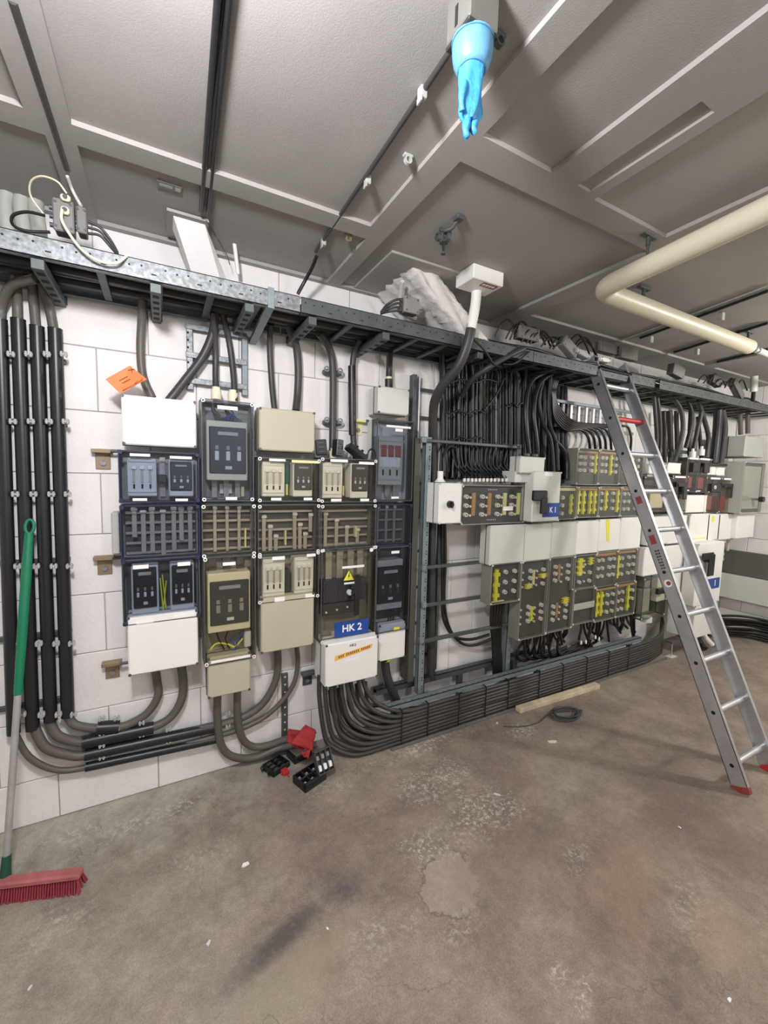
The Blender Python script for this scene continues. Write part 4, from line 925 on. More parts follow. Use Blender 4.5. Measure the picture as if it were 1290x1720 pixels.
# lower rows
e = panelbox('lower left fuse box with six large caps and a yellow strip', (826, 948, 873, 1009)); fuses(e, (.52, .82), (.24, .49, .74)); wavy(e, .22, .15, .92, w=.07); strip(e, M_YELL, .1, .93, .5, .96)
e = panelbox('tall fuse box second from the left below the blank covers', (877, 943, 918, 1066)); fuses(e, (.36, .80), (.14, .23, .32, .60, .69, .78)); fuses(e, (.10, .58), (.15, .24, .33, .62, .71, .80), False); wavy(e, .46, .60, .78, w=.05); wavy(e, .30, .30, .36, w=.1); wavy(e, .80, .19, .24, w=.13); strip(e, M_YELL, .44, .13, .50, .32)
e = panelbox('tall fuse box third from the left below the blank covers', (922, 938, 960, 1055)); fuses(e, (.32, .78), (.13, .22, .31, .66, .75, .84)); fuses(e, (.10, .55), (.15, .24, .34, .68, .76, .85), False); strip(e, M_BRN, .42, .10, .48, .32); strip(e, M_BRN, .42, .62, .48, .82); wavy(e, .74, .56, .64, w=.1)
e = panelbox('fuse box with yellow seals over its caps above the blank panel', (964, 934, 999, 986)); fuses(e, (.36, .80), (.55, .80)); fuses(e, (.12, .58), (.30, .55, .80), False); wavy(e, .36, .10, .60, w=.12); wavy(e, .80, .10, .32, w=.09)
e = panelbox('small blank dark panel box with a pale label, among the lowest fuse boxes', (965, 991, 998, 1043)); e.part('label', M_GREYBOX, .02, .40, .95, .58, e.yf - .001, e.yf + .0005)
e = panelbox('fuse box with brown stripe and nine caps, fifth from left under the blank covers', (1002, 928, 1034, 984)); fuses(e, (.18, .38, .70, .90), (.24, .46, .68)); strip(e, M_BRN, .03, .05, .97, .13, 'label_strip')
e = panelbox('lowest fuse box with two yellow strips at its left and six caps', (1001, 988, 1034, 1038)); fuses(e, (.62, .86), (.28, .53, .78)); wavy(e, .15, .15, .85, w=.06); wavy(e, .34, .15, .85, w=.06); strip(e, M_BRN, .03, .04, .97, .12, 'label_strip')
e = panelbox('fuse box with a yellow strip at left beside the dark ladder side', (1038, 924, 1067, 977)); fuses(e, (.32, .66, .90), (.26, .48, .72)); wavy(e, .12, .16, .82, w=.06); strip(e, M_BRN, .03, .05, .97, .13, 'label_strip')
e = panelbox('rightmost lowest fuse box with a yellow strip at right', (1037, 981, 1065, 1031)); fuses(e, (.16, .38), (.28, .53, .78)); fuses(e, (.90,), (.28, .53)); wavy(e, .66, .12, .86, w=.06); strip(e, M_BRN, .03, .04, .97, .12, 'label_strip')
# small rotary switch box
e = Enc('pale grey box with a black rotary knob hanging left of the wide fuse panel', (738, 810, 775, 880), YM - .015, -.15, 'cover', M_WHITE, group='switch boxes on the frame', screws='pale')
kn = MB().cyl(e.P(.46, .52), e.P(.46, .52, e.yf - .022), .024, 14, .020).build('knob', M_BLACK, e.r); MB().box(e.P(.46, 0).x - .005, e.P(.46, 0).x + .005, e.yf - .036, e.yf - .02, e.P(0, .60).z, e.P(0, .44).z, .002).build('grip', M_BLACK, kn)
e.label(.30, .31, .62, .34)
q = e.P(.30, 0, e.yf + .07); MB().cyl(q, q + Vector((0, 0, .02)), .036, 14, .022).cyl(q + Vector((0, 0, .02)), q + Vector((0, 0, .07)), .019, 12).build('gland', M_WHITE, e.r)
cable([(746, 792, -.22), (746, 765, -.20), (754, 750, -.16), (764, 752, -.12)], 6, M_BLACK2, 'grey cable hooking into the gland of the small rotary switch box')
# K1
YK = -.355
e = Enc('deep pale grey switch box with a black lever and blue K 1 sign', (897, 790, 939, 876), YK, -.17, 'cover', M_WHITE2, group='switch boxes on the frame', screws='pale')
pxbox(898, 824, 920, 841, e.yf - .045, e.yf - .018, .006).build('lever_head', M_BLACK, e.r)
pxbox(911, 836, 919.5, 863, e.yf - .05, e.yf - .03, .004).build('lever', M_BLACK, e.r)
MB().cyl(e.P(.20, .46, e.yf), e.P(.20, .46, e.yf - .02), .018, 12).build('lever_base', M_BLACK, e.r)
sg = MB().box(e.P(.38, 0).x, e.P(.97, 0).x, e.yf - .003, e.yf - .0003, e.P(0, .90).z, e.P(0, .625).z, .001).build('sign_plate', M_BLUE, e.r)
text('K 1', .056, M_LABEL, sg, (e.P(.735, 0).x, e.yf - .0036, e.P(0, .765).z), bold=.001, xs=.9)
e.label(.38, .03, .66, .10)
e = Enc('pale grey neck box on top of the K 1 box taking the thick cables', (874, 765, 915, 797), -.335, -.235, 'cover', M_WHITE2, group='switch boxes on the frame', screws='pale')
for u in (.40, .72):
    q = e.P(u, 0, -.29); MB().ring(q, (0, 0, 1), .030, .015, .018, 12).build('gland', M_BLACK, e.r)
x0, x1, z0, z1 = rect(866, 791, 897, 811, -.30)
tag(MB().box(x0, x1, -.30, -.17, z0, z1, .004).build('adapter_box', M_WHITE2), 'flat pale grey adapter box left of the K 1 box', 'enclosure')
# ---- cables under the lowest fuse boxes down behind the rail
rnd = random.Random(11)
for i in range(34):
    px = 880 + i * 5.6; base = 1068 - (px - 880) * .21; d = rnd.uniform(16, 42); sh = rnd.uniform(-14, 14)
    if 955 < px < 975: continue
    cable([(px, base - 8, -.20), (px + rnd.uniform(-1, 1), base + 8, -.19), (px + sh * .5, base + d * .7, -.14), (px + sh, base + d, -.10)], rnd.choice((4, 5)), rnd.choice((M_BLACK2, M_CABLE_D)),
          'thin black cable dropping from the lowest fuse boxes behind the floor rail', 'cables under the lowest fuse boxes', k=4, n=6)
for i in range(6):
    cable([(880 + i * 12, 1075 - i * 3, -.15), (868 + i * 14, 1098, -.13), (880 + i * 18, 1110 - i * 3, -.10), (912 + i * 20, 1096 - i * 5, -.08)], 4.5, M_BLACK2, 'black cable coiling in the shadow behind the floor rail', 'cables coiling behind the floor rail', n=6)

# ================================================================== FLOOR CABLE STACK
YS = -.262
for i in range(9):
    z = .020 + i * .0235; r_ = .0135; xs0 = A(545 + i * 8.6, 1150, -.24).x; R_ = .17 + .008 * i
    top = A(590, 1146, -.22).z + .05; y0 = -.10 - .018 * (i % 3) if i < 8 else -.10
    zc = z + R_; pts = [Vector((xs0, y0 - .05, top)), Vector((xs0, y0 - .06, (top + zc) / 2 + .01))]
    if i in (7, 8): pts = [Vector((xs0, y0 - .05, top)), Vector((xs0 + .01, y0 - .07, top - .06))]
    zs = min(zc, top - .06)
    for t in (15, 40, 65, 88): pts.append(Vector((xs0 + .02 + R_ * 1.3 * (1 - math.cos(math.radians(t))), y0 - .07 + (YS - y0 + .07) * t / 90., z + (zs - z) * (1 - math.sin(math.radians(t))))))
    x = xs0 + R_ * 1.3 + .22
    while x < 4.45: pts.append(Vector((x, YS + random.uniform(-.003, .003), z + random.uniform(-.002, .002)))); x += .45
    k = (i - 4) / 4.
    pts += [Vector((4.62, YS + .02, z)), Vector((4.80, YS + .06, z + .004 * i)), Vector((4.95, YS + .13, z + .02 * i * .3)), Vector((5.02, -.08, z + .10))]
    cable(None, 0, M_STACK, ('lowest', 'second lowest', 'third lowest', 'fourth lowest', 'middle', 'fourth from top', 'third from top', 'second from top', 'topmost')[i] + ' black power cable of the stack along the floor', 'power cables stacked along the floor', pts=pts, r=r_, k=5)
for i in range(5):   # second layer rising into the HK2 box, merging behind
    xs0 = A(556 + i * 15, 1150, -.16).x; z = .03 + i * .038
    pts = [Vector((xs0, -.14, .40)), Vector((xs0 + .02, -.15, .26)), Vector((xs0 + .12, -.17, z + .05)), Vector((xs0 + .35, -.215, z)), Vector((2.6, -.23, z)), Vector((4.6, -.23, z))]
    cable(None, 0, M_CABLE_D, 'dark power cable in the rear layer of the floor stack', 'rear layer of the floor cable stack', pts=pts, r=.0125, k=6)
for i, px in enumerate((674, 718, 770, 815, 853, 905, 945, 985, 1022, 1055)):
    x = A(px, 1190 - (px - 650) * .27, YS).x
    MB_ = MB().box(x - .003, x + .003, YS - .0165, YS - .012, .006, .235).box(x - .003, x + .003, YS - .016, YS + .02, .228, .234)
    tag(MB_.build('cable_tie', M_BLACK), ('leftmost', 'second from left', 'third from left', 'fourth from left', 'fifth from left', 'sixth from left', 'seventh from left', 'eighth from left', 'ninth from left', 'rightmost')[i] + ' black cable tie on the floor cable stack', 'cable tie', 'cable ties on the floor stack')
a = A(655, 1190, YS).x
rr_ = MB().box(a, 4.75, -.300, -.284, 0, .016, .002).build('floor_strip', mat('floor_strip_grey', (.13, .13, .115), .8)); tag(rr_, 'low grey strip edging the floor cables', 'strip')
# two white plugs and gland in the dark gap behind the rail
for px, py in ((976, 1082), (984, 1081), (1000, 1073), (1006, 1076)):
    p = A(px, py, -.19); tag(MB().cyl(p, p + Vector((0, 0, .02)), .008, 8).cyl(p + Vector((0, 0, .02)), p + Vector((0, 0, .034)), .008, 8, .002).build('plug', M_LABEL), 'tiny white plug standing behind the floor rail under the fuse boxes', 'plug', 'white plugs behind the floor rail')

# ================================================================== RIGHT HAND BOARD BEHIND THE LADDER
YR, YRB = -.285, -.13; GR = 'enclosures of the far right board'
def R_(lb, px, kind='cover', m=M_WHITE, yf=YR, yb=YRB, **kw): return Enc(lb, px, yf, yb, kind, m, group=GR, **{**dict(screws='pale'), **kw})
def lhandle(e, u0, v0, u1, v1, m=M_BLACK):
    u0 -= .12; u1 -= .12; h = e.part('handle_head', m, u0, v0, u1, v0 + (v1 - v0) * .28, e.yf - .024, e.yf - .012, .004); e.part('grip', m, u1 - (u1 - u0) * .32, v0, u1, v1, e.yf - .025, e.yf - .014, .004, h)
    MB().cyl(e.P(u0 + .1, v0 + .08, e.yf), e.P(u0 + .1, v0 + .08, e.yf - .03), .012, 10).build('shaft', m, h)
e = R_('grey-green clear-lidded box between the ladder stiles at upper height', (1083, 800, 1127, 859), 'clear', M_GREYG); e.part('device', M_CREAM, .35, .45, .8, .9, e.yf + .03, e.yb - .01, .005); e.part('switch_knob', M_BLACK, .50, .25, .78, .44, e.yf + .02, e.yb - .02, .005); e.part('mounting_plate', M_PLATE_D, .05, .05, .95, .95, e.yb - .01, e.yb - .004)
e = R_('clear-lidded switch box with a black L-shaped lever right of the ladder', (1130, 798, 1152, 859), 'clear', M_GREYG); e.part('mounting_plate', M_PLATE_D, .05, .05, .95, .95, e.yb - .01, e.yb - .004); lhandle(e, .25, .18, .92, .66); e.label(.15, .02, .8, .07)
R_('white neck box carrying two fat black cables behind the ladder', (1091, 778, 1118, 798), m=M_CREAM if 0 else M_WHITE); R_('white neck box right of the ladder stile under the bowed cable', (1122, 776, 1143, 797))
for i, px in enumerate(((1155, 768, 1171, 827), (1173, 769, 1191, 828))):
    e = R_(('narrow clear fuse switch with red insert, left of the upper pair', 'narrow clear fuse switch with red insert, right one of the upper pair')[i], px, 'clear', M_GREYG, screws='pale')
    e.part('mounting_plate', M_PLATE, .05, .05, .95, .95, e.yb - .01, e.yb - .004); e.part('red_insert', M_REDD, .15, .55, .70, .88, e.yf + .02, e.yb - .012, .004); e.part('black_handle', M_BLACK, .35, .14, .75, .42, e.yf - .02, e.yf, .005); e.label(.15, .0, .85, .05); e.part('label', M_LABEL, .05, .93, .35, .96, e.yf - .001, e.yf)
R_('white blank cover under the upper red fuse switch pair', (1153, 831, 1186, 861))
for i, px in enumerate(((1187, 801, 1208, 861), (1209, 802, 1232, 862))):
    e = R_(('clear fuse switch with red insert and pale ring, left one of the lower pair', 'clear fuse switch with black L lever and red insert, right one of the lower pair')[i], px, 'clear', M_GREYG)
    e.part('mounting_plate', M_PLATE, .05, .05, .95, .95, e.yb - .01, e.yb - .004); e.part('red_insert', M_REDD, .08, .52, .60, .92, e.yf + .02, e.yb - .012, .004); e.label(.25, .01, .85, .06)
    if i: lhandle(e, .15, .16, .95, .56)
    else: e.part('black_handle', M_BLACK, .25, .18, .85, .42, e.yf - .02, e.yf, .006); MB().ring(e.P(.42, .28, e.yf - .02), (0, -1, 0), .018, .012, .006).build('pale_ring', M_LABEL, e.r)
R_('small white neck box left under the black cable pair', (1189, 783, 1202, 799)); R_('small white neck box right under the black cable pair', (1204, 784, 1217, 800))
x0, x1, z0, z1 = rect(1186, 777, 1222, 783, YR)
tag(MB().box(x0, x1, YR, YR + .09, z0, z1, .004).build('gland_plate', M_BLACK), 'black gland plate under the fat black cable pair', 'plate')
# long white row
for px, lb in (((1160, 863, 1189, 909), 'white blank cover with yellow sticker in the row right of the ladder'), ((1190, 863, 1207, 907), 'narrow white cover with a yellow-green tape mark'), ((1208, 863, 1227, 906), 'narrow white cover second from the right end')):
    e = R_(lb, px); 
    if 'mark' in lb: e.part('tape', M_YEL, .30, .08, .48, .30, e.yf - .001, e.yf)
    if 'sticker' in lb: e.part('sticker', M_YELL, .20, .84, .85, .90, e.yf - .001, e.yf)
R_('deep white end box at the right end of the white row', (1240, 861, 1265, 903), yf=-.33, yb=-.13)
e = R_('deep pale box with moulded side high beside the right wall', (1253, 731, 1281, 770), m=M_GREYBOX, yf=-.39, yb=-.06)
e = R_('deep grey clear-lidded box with a black knob beside the right wall', (1252, 775, 1278, 861), 'panel', M_GREYBOX, yf=-.39, yb=-.06, rim=M_GREYBOX)
e.part('inner_cover', M_GREYBOX, .12, .08, .88, .92, e.yf + .012, e.yf + .024, .003)
kk = MB().cyl(e.P(.55, .72, e.yf), e.P(.55, .72, e.yf - .05), .012, 10).build('knob_shaft', M_GALV, e.r); MB().cyl(e.P(.55, .72, e.yf - .05), e.P(.55, .72, e.yf - .09), .028, 12).build('knob', M_BLACK, kk)
# lower boxes
R_('white blank cover behind the lower ladder rungs, left one of two', (1090, 868, 1121, 914)); R_('white blank cover behind the lower ladder rungs, right one of two', (1123, 866, 1151, 912))
R_('small white cover lower behind the left ladder stile', (1083, 920, 1108, 965)); R_('tall white cover behind the middle ladder rungs', (1110, 918, 1144, 1003), yf=-.27)
e = R_('grey-green clear box at the lower left of the far board with mechanism inside', (1082, 972, 1116, 1033), 'clear', M_GREYG); e.part('mounting_plate', M_PLATE_D, .05, .05, .95, .95, e.yb - .01, e.yb - .004)
e.part('mechanism', M_GREYBOX, .12, .30, .45, .85, e.yf + .03, e.yb - .012, .004); e.part('lever', M_BLACK, .50, .28, .85, .42, e.yf - .03, e.yf, .005); e.part('spring', M_ALU, .2, .1, .4, .26, e.yf + .03, e.yb - .012, .004)
q = A(1085, 1040, -.24); MB().cyl(q + Vector((0, 0, .03)), q + Vector((0, 0, -.02)), .05, 12).build('cable_socket', M_WHITE2)
bpy.context.scene.collection.objects['cable_socket']['label'] = 'round pale socket under the lower left grey-green clear box'; bpy.context.scene.collection.objects['cable_socket']['category'] = 'socket'
e = R_('deep white switch box with a black bent lever and small blue sign reading 1', (1174, 913, 1208, 1010), yf=-.40, yb=-.13)
h = pxbox(1182, 930, 1199, 939, e.yf - .05, e.yf - .036, .004).build('lever', M_BLACK, e.r); pxbox(1193, 932, 1199, 967, e.yf - .052, e.yf - .038, .004).build('grip', M_BLACK, h); MB().cyl(e.P(.22, .27, e.yf), e.P(.22, .27, e.yf - .04), .014, 10).build('shaft', M_BLACK, h)
sg = MB().box(e.P(.45, 0).x, e.P(.92, 0).x, e.yf - .003, e.yf - .0003, e.P(0, .76).z, e.P(0, .59).z).build('sign_plate', M_BLUE, e.r); text('1', .08, M_LABEL, sg, (e.P(.74, 0).x, e.yf - .0036, e.P(0, .675).z), bold=.002)
R_('deep white lower box under the bent lever switch, above the floor', (1168, 1018, 1198, 1064), yf=-.39, yb=-.15)
p0 = A(1208, 908, YR + .03); gr_ = root('gland_cluster', p0, 'cluster of grey cable glands hanging under the white row near the right wall', 'glands')
zc_ = A(1218, 905, YR + .03).z; xa_, xb_ = A(1208, 910, YR + .03).x, A(1227, 910, YR + .03).x
MB().box(xa_, xb_, YR + .01, YR + .10, zc_ - .012, zc_ + .01, .003).build('plate', M_GREYBOX, gr_)
for k in range(5):
    x_ = xa_ + .03 + (xb_ - xa_ - .06) * k / 4.; ln_ = .07 + .05 * ((k * 3) % 4); q_ = Vector((x_, YR + .04 + .02 * (k % 2), zc_ - .01))
    MB().cyl(q_, q_ + Vector((0, 0, -.03)), .022, 8).cyl(q_ + Vector((0, 0, -.03)), q_ + Vector((0, 0, -.03 - ln_)), .012, 8).cyl(q_ + Vector((0, 0, -.03 - ln_)), q_ + Vector((0, 0, -.055 - ln_)), .018, 8).build('gland', M_GREYBOX, gr_)
for px, py in ((1163, 764), (1178, 760)):
    p = A(px, py, -.25); tag(MB().cyl(p + Vector((0, 0, -.03)), p + Vector((0, 0, .03)), .028, 10).cyl(p + Vector((0, 0, .03)), p + Vector((0, 0, .06)), .014, 8).build('cable_gland', M_WHITE), 'white tapered gland on the upper red fuse switches, ' + ('left one' if px < 1170 else 'right one'), 'gland')
# cables above
for pp, w, m, lb in (([(1098, 660, -.25), (1101, 700, -.25), (1103, 740, -.24), (1100, 780, -.24)], 6, M_CABLE_D, 'grey cable behind the right ladder stile, left of two'),
    ([(1104, 668, -.25), (1108, 700, -.25), (1109, 745, -.24), (1105, 780, -.24)], 6, M_CABLE_D, 'grey cable behind the right ladder stile, right of two'),
    ([(1132, 668, -.27), (1144, 690, -.28), (1147, 720, -.28), (1141, 750, -.27), (1133, 775, -.25)], 7, M_CABLE_D, 'bowed grey cable ending in the white neck box right of the ladder'),
    ([(1152, 668, -.26), (1161, 690, -.27), (1160, 720, -.26), (1152, 752, -.25)], 7, M_BLACK2, 'dark cable bowed behind the first white gland'),
    ([(1170, 672, -.26), (1178, 690, -.26), (1172, 720, -.25), (1165, 755, -.25)], 7, M_CABLE_D, 'grey cable crossing down left to the white glands'),
    ([(1175, 680, -.26), (1183, 705, -.26), (1190, 735, -.25), (1187, 765, -.25)], 7, M_CABLE_D, 'grey cable crossing down right to the upper red pair'),
    ([(1160, 690, -.24), (1158, 730, -.22), (1158, 765, -.22)], 6, M_BLACK2, 'black cable between the white glands'),
    ([(1172, 700, -.2), (1176, 740, -.2), (1178, 770, -.2)], 6, M_BLACK2, 'black cable behind the crossing grey cables'),
    ([(1207, 688, -.26), (1204, 730, -.25), (1199, 778, -.25)], 14, M_BLACK, 'fat black cable above the small white neck boxes, left one'),
    ([(1213, 688, -.28), (1217, 720, -.28), (1214, 750, -.27), (1210, 778, -.26)], 10, M_CABLE_D, 'fat grey cable above the small white neck boxes, right one'),
    ([(1243, 690, -.24), (1244, 730, -.24)], 7, M_CABLE, 'grey cable entering the deep box by the right wall, left one'),
    ([(1256, 690, -.26), (1256, 728, -.26)], 7, M_CABLE, 'grey cable entering the deep box by the right wall, right one'),
    ([(1115, 690, -.12), (1116, 740, -.12), (1116, 780, -.12)], 7, M_BLACK2, 'black vertical cable near the wall right of the ladder, first'),
    ([(1124, 690, -.12), (1126, 740, -.12), (1127, 780, -.12)], 9, M_BLACK2, 'black vertical cable near the wall right of the ladder, second'),
    ([(1136, 690, -.12), (1137, 740, -.12), (1137, 780, -.12)], 7, M_BLACK2, 'black vertical cable near the wall behind the bowed cable')):
    cable(pp, w, m, lb, 'cables dropping from the far tray')
cable(None, 0, M_WHITE2, 'white sleeve on the cable going through the ceiling at the far right', pts=[A(1267, 632, -.45), A(1266, 658, -.45)], r=.030, n=10, name='cable_sleeve', cat='sleeve')
cable([(1266, 655, -.45), (1264, 680, -.42)], 6, M_BLACK2, 'black cable below the far white sleeve')
# deep dark region: horizontal rail
tag(MB().box(A(1118, 760, -.1).x, A(1140, 760, -.1).x + .2, -.12, -.09, A(1120, 756, -.1).z - .02, A(1120, 756, -.1).z + .01).build('crossbar', M_STRUT_D), 'dark crossbar behind the cables right of the ladder', 'rail')
# right wall: shadow band painted as a dark strip, pale casing below, cable bundle on the floor
def wallduct(nm, z0, z1, d, m, lb):
    tag(MB().box(XR - d, XR - .001, -1.6, -.002, z0, z1, .004).build(nm, m), lb, 'duct')
zt = AX(1250, 926, XR).z; zm = AX(1250, 966, XR).z; zb2 = AX(1250, 1010, XR - .08).z
wallduct('shadow_band_duct', zm, zt, .05, mat('shadow_grey_duct', (.11, .105, .095), .7), 'dark grey duct along the right wall, coloured to stand for a shadow band')
wallduct('duct_casing', max(.25, zb2), zm - .004, .10, M_WHITE2, 'pale boxed casing below the shadow-coloured duct on the right wall')
for i in range(12):
    z = .03 + (i % 9) * .027; x = XR - .13 - (.05 if i > 6 else 0); dx = .0
    pts = [Vector((5.45, -.12 - .01 * (i % 3), z + .02)), Vector((5.75, -.20, z + .01)), Vector((x - .12, -.33 - .02 * (i % 4), z)), Vector((x - .03, -.55, z)), Vector((x, -.9, z)), Vector((x, -1.6, z))]
    cable(None, 0, M_BLACK2, 'black cable curving along the foot of the right wall', 'cables at the foot of the right wall', pts=pts, r=.014, k=5, n=7)
# small steel foot, white pipe elbow and black pipe ends under the far board
p = AZ(1127, 1103, 0); r_ = root('support_foot', p, 'small pale steel foot standing on the floor right of the cable stack', 'foot')
MB().box(p.x - .05, p.x + .05, p.y - .03, p.y + .03, 0, .008, .002).build('base_plate', M_WHITE2, r_); MB().cyl(p, p + Vector((0, 0, .15)), .008, 8).build('stem', M_ALU, r_); MB().box(p.x - .06, p.x + .06, p.y - .03, p.y + .03, .15, .165, .002).build('head_plate', M_STRUT_D, r_)
cable([(1182, 1067, -.30), (1188, 1075, -.33), (1196, 1083, -.36)], 9, M_WHITE, 'white pipe elbow lying under the deep white lower box', cat='pipe', name='pipe_elbow', r=.028)
cable([(1170, 1070, -.30), (1176, 1080, -.33), (1182, 1090, -.38)], 9, M_BLACK2, 'black pipe end on the floor under the far board', cat='pipe', name='pipe_end', r=.034)
cable([(1188, 1062, -.3), (1200, 1068, -.35), (1207, 1085, -.38), (1206, 1096, -.40)], 4, M_WHITE2, 'thin pale hose bowing down to the floor by the ladder', cat='hose', name='hose')

# ================================================================== LADDER
LT = Vector((3.262, -.330, 2.597)); LB = Vector((3.262, -1.454, 0.0)); d = (LT - LB).normalized(); nrm = Vector((0, -d.z, d.y)); LEN = (LT - LB).length
T = Matrix.Translation(LB) @ Matrix((Vector((1, 0, 0)), nrm * -1, d)).transposed().to_4x4()     # local x = across, y = into wall, z = up the ladder
lad = root('ladder', LB, 'long aluminium leaning ladder with one red rung against the tray', 'ladder')
W = .385; D = .082; t = .0035
for side, x, sx in (('l', 0, 1), ('r', W, -1)):
    m = MB()
    m.box(x, x + sx * t, -D / 2, D / 2, .02, LEN, 0, T); m.box(x, x + sx * .026, -D / 2, -D / 2 + t, .02, LEN, 0, T); m.box(x, x + sx * .026, D / 2 - t, D / 2, .02, LEN, 0, T)
    st = m.build('stile', M_ALU, lad)
    MB().box(x - .002 * sx, x + sx * .028, -D / 2 - .002, D / 2 + .002, 0, .035, .003, T).build('foot_cap', M_REDD if side == 'l' else M_RED, st)
    for k in range(10):
        s_ = (.127 + .2522 * k) * 1.0 / d.z
        MB().cyl(T @ Vector((x - sx * .0006, 0, s_)), T @ Vector((x + sx * .0002, 0, s_)), .011, 10).build('rung_socket', M_HOLE, st)
    if side == 'l': stl = st
for k in range(10):
    s_ = (.127 + .2522 * k) / d.z
    MB().cyl(T @ Vector((t, 0, s_)), T @ Vector((W - t, 0, s_)), .0175, 12).build('rung', M_RED if k == 8 else M_ALU, lad, **({'label': 'red rung'} if k == 8 else {}))
def on_stile(nm, py, h, m, w=.036, c=0):
    s_ = (AX(1100, py, LB.x).z) / d.z
    return MB().box(-.0012, -.0002, -w / 2, w / 2, s_ - h / 2, s_ + h / 2, 0, T).build(nm, m, stl)
on_stile('sticker', 842, .05, M_REDD); on_stile('sticker', 907, .06, M_REDD)
s_ = AX(1100, 975, LB.x).z / d.z; MB().cyl(T @ Vector((-.0012, 0, s_)), T @ Vector((-.0002, 0, s_)), .024, 14).build('round_sticker', M_LABEL, stl); MB().cyl(T @ Vector((-.0016, -.004, s_)), T @ Vector((-.0008, -.004, s_)), .014, 12).build('red_disc', M_REDD, stl)
pr = MB(); rnd = random.Random(5)
for k in range(7):
    s_ = (AX(1100, 925 + k * 4.5, LB.x).z) / d.z
    for j in range(2): pr.box(-.0012, -.0002, -.016 + j * .016, -.004 + j * .016 + rnd.uniform(-.003, .002), s_ - .006, s_ + .006, 0, T)
pr.build('printed_marks', M_FRAME, stl)
MB().box(-.004, W + .004, -.05, .03, LEN - .12, LEN - .10, .003, T).build('top_brace', M_BLACK, lad)

# ================================================================== BROOM
pt = A(50.5, 874, -.115); pb = AZ(9, 1470, .075); ax_ = (pt - pb).normalized()
br = root('broom', Vector((pb.x, pb.y, 0)), 'broom with green grip and red bristles leaning at the left end of the wall', 'broom')
L = (pt - pb).length; s0 = L * .49
MB().cyl(pb + ax_ * .04, pb + ax_ * s0, .0125, 14).build('handle', M_ALUH, br)
g0, g1 = pb + ax_ * s0, pb + ax_ * (L - .055)
MB().tube([g0, g0 + ax_ * .25, g0 + (g1 - g0) * .8, g1], .02, 14, rs=[.0145, .0175, .0185, .0155]).build('grip', M_GREEN, br)
side = ax_.cross(Vector((0, -1, 0))).normalized(); lp = []
for k in range(17):
    a = -math.pi / 2 + 2 * math.pi * k / 16; lp.append(g1 + ax_ * (.028 + .030 * math.sin(a)) + side * (.0145 * math.cos(a)))
MB().tube(lp, .0065, 8, cap=False).build('hanging_loop', M_GREEN, br)
MB().tube([pb - ax_ * .035, pb + ax_ * .02, pb + ax_ * .075], .02, 12, rs=[.021, .0175, .0150]).build('socket', mat('dark_green_socket', (.01, .07, .04), .5), br)
ha = AZ(-60, 1494, .055); hb = AZ(137, 1462, .075); hd = (hb - ha); hd.z = 0; hl = hd.length; hd.normalize(); hn = Vector((hd.y, -hd.x, 0))
if hn.y > 0: hn = -hn
mid = Vector((ha.x, ha.y, 0)); TB = Matrix.Translation(mid) @ Matrix((hd, -hn, Vector((0, 0, 1)))).transposed().to_4x4()
MB().box(0, hl, -.022, .022, .050, .078, .007, TB).build('head', M_PINK2, br)
rnd = random.Random(2); bs = MB()
nt_ = 44
for j in range(5):
    for k in range(nt_):
        x = .008 + (hl - .016) * k / (nt_ - 1); y = -.018 + .009 * j; out = -.012 if j < 2 else (.010 if j > 2 else 0)
        e_ = (.018 if k == nt_ - 1 else .006) * (k / nt_ - .4)
        bs.cyl(TB @ Vector((x, y, .052)), TB @ Vector((x + e_ + rnd.uniform(-.002, .002), y + out + rnd.uniform(-.003, .003), .001)), .0026, 5, .0042)
bs.build('bristles', M_PINK, br, kind='stuff')

# ================================================================== CEILING THINGS
def hang(lb, px, py, ln, m=M_STRUT_D, cat='hanger'):
    p = AZ(px, py, CH + .01); r_ = root('pipe_hanger', p, lb, cat, 'hangers of the cream pipe')
    MB().box(p.x - .05, p.x + .05, p.y - .014, p.y + .014, p.z - .014, p.z - .001, .002).build('ceiling_plate', m, r_)
    MB().cyl(p + Vector((0, 0, -.014)), p + Vector((0, 0, -.05)), .010, 8).cyl(p + Vector((0, 0, -.05)), p + Vector((0, 0, -ln)), .006, 8).build('rod', m, r_)
    return r_
# cream insulated pipe
PZ = 2.655
q0 = AZ(1290, 352, PZ); q1 = AZ(1005, 487, PZ); q2 = AZ(1258, 583, PZ)
far = q1 + (q0 - q1).normalized() * 3.2
rp = wpx(AZ(1150, 415, PZ), 40) / 2; rp2 = wpx(AZ(1150, 545, PZ), 25) / 2; rp = (rp + rp2) / 2
a_ = q1 + (q0 - q1).normalized() * .10; b_ = q1 + (q2 - q1).normalized() * .10
pr_ = root('insulated_pipe', q1, 'cream insulated ceiling pipe bending sharply back toward the wall', 'pipe')
corner = [a_ * (1 - t) ** 2 + q1 * 2 * t * (1 - t) + b_ * t ** 2 for t in [k / 8. for k in range(9)]]
MB().tube([far] + corner + [q2], rp, 20).build('insulation', M_PIPE, pr_)
MB().cyl(q2, q2 + (q2 - q1).normalized() * .03, rp * .55, 12).cyl(q2 + (q2 - q1).normalized() * .03, q2 + (q2 - q1).normalized() * .16, rp * .33, 12).ring(q2 + (q2 - q1).normalized() * .08, q2 - q1, rp * .5, rp * .3, .02, 10).build('valve_fitting', M_ALU, pr_)
q3 = q2 + (q2 - q1).normalized() * .14
cable(None, 0, M_WHITE2, 'thin pale pipe leaving the valve fitting at the right edge', pts=[q3, q3 + Vector((.5, 0, -.01)), q3 + Vector((1.2, 0, -.02))], r=.022, cat='pipe', name='thin_pipe')
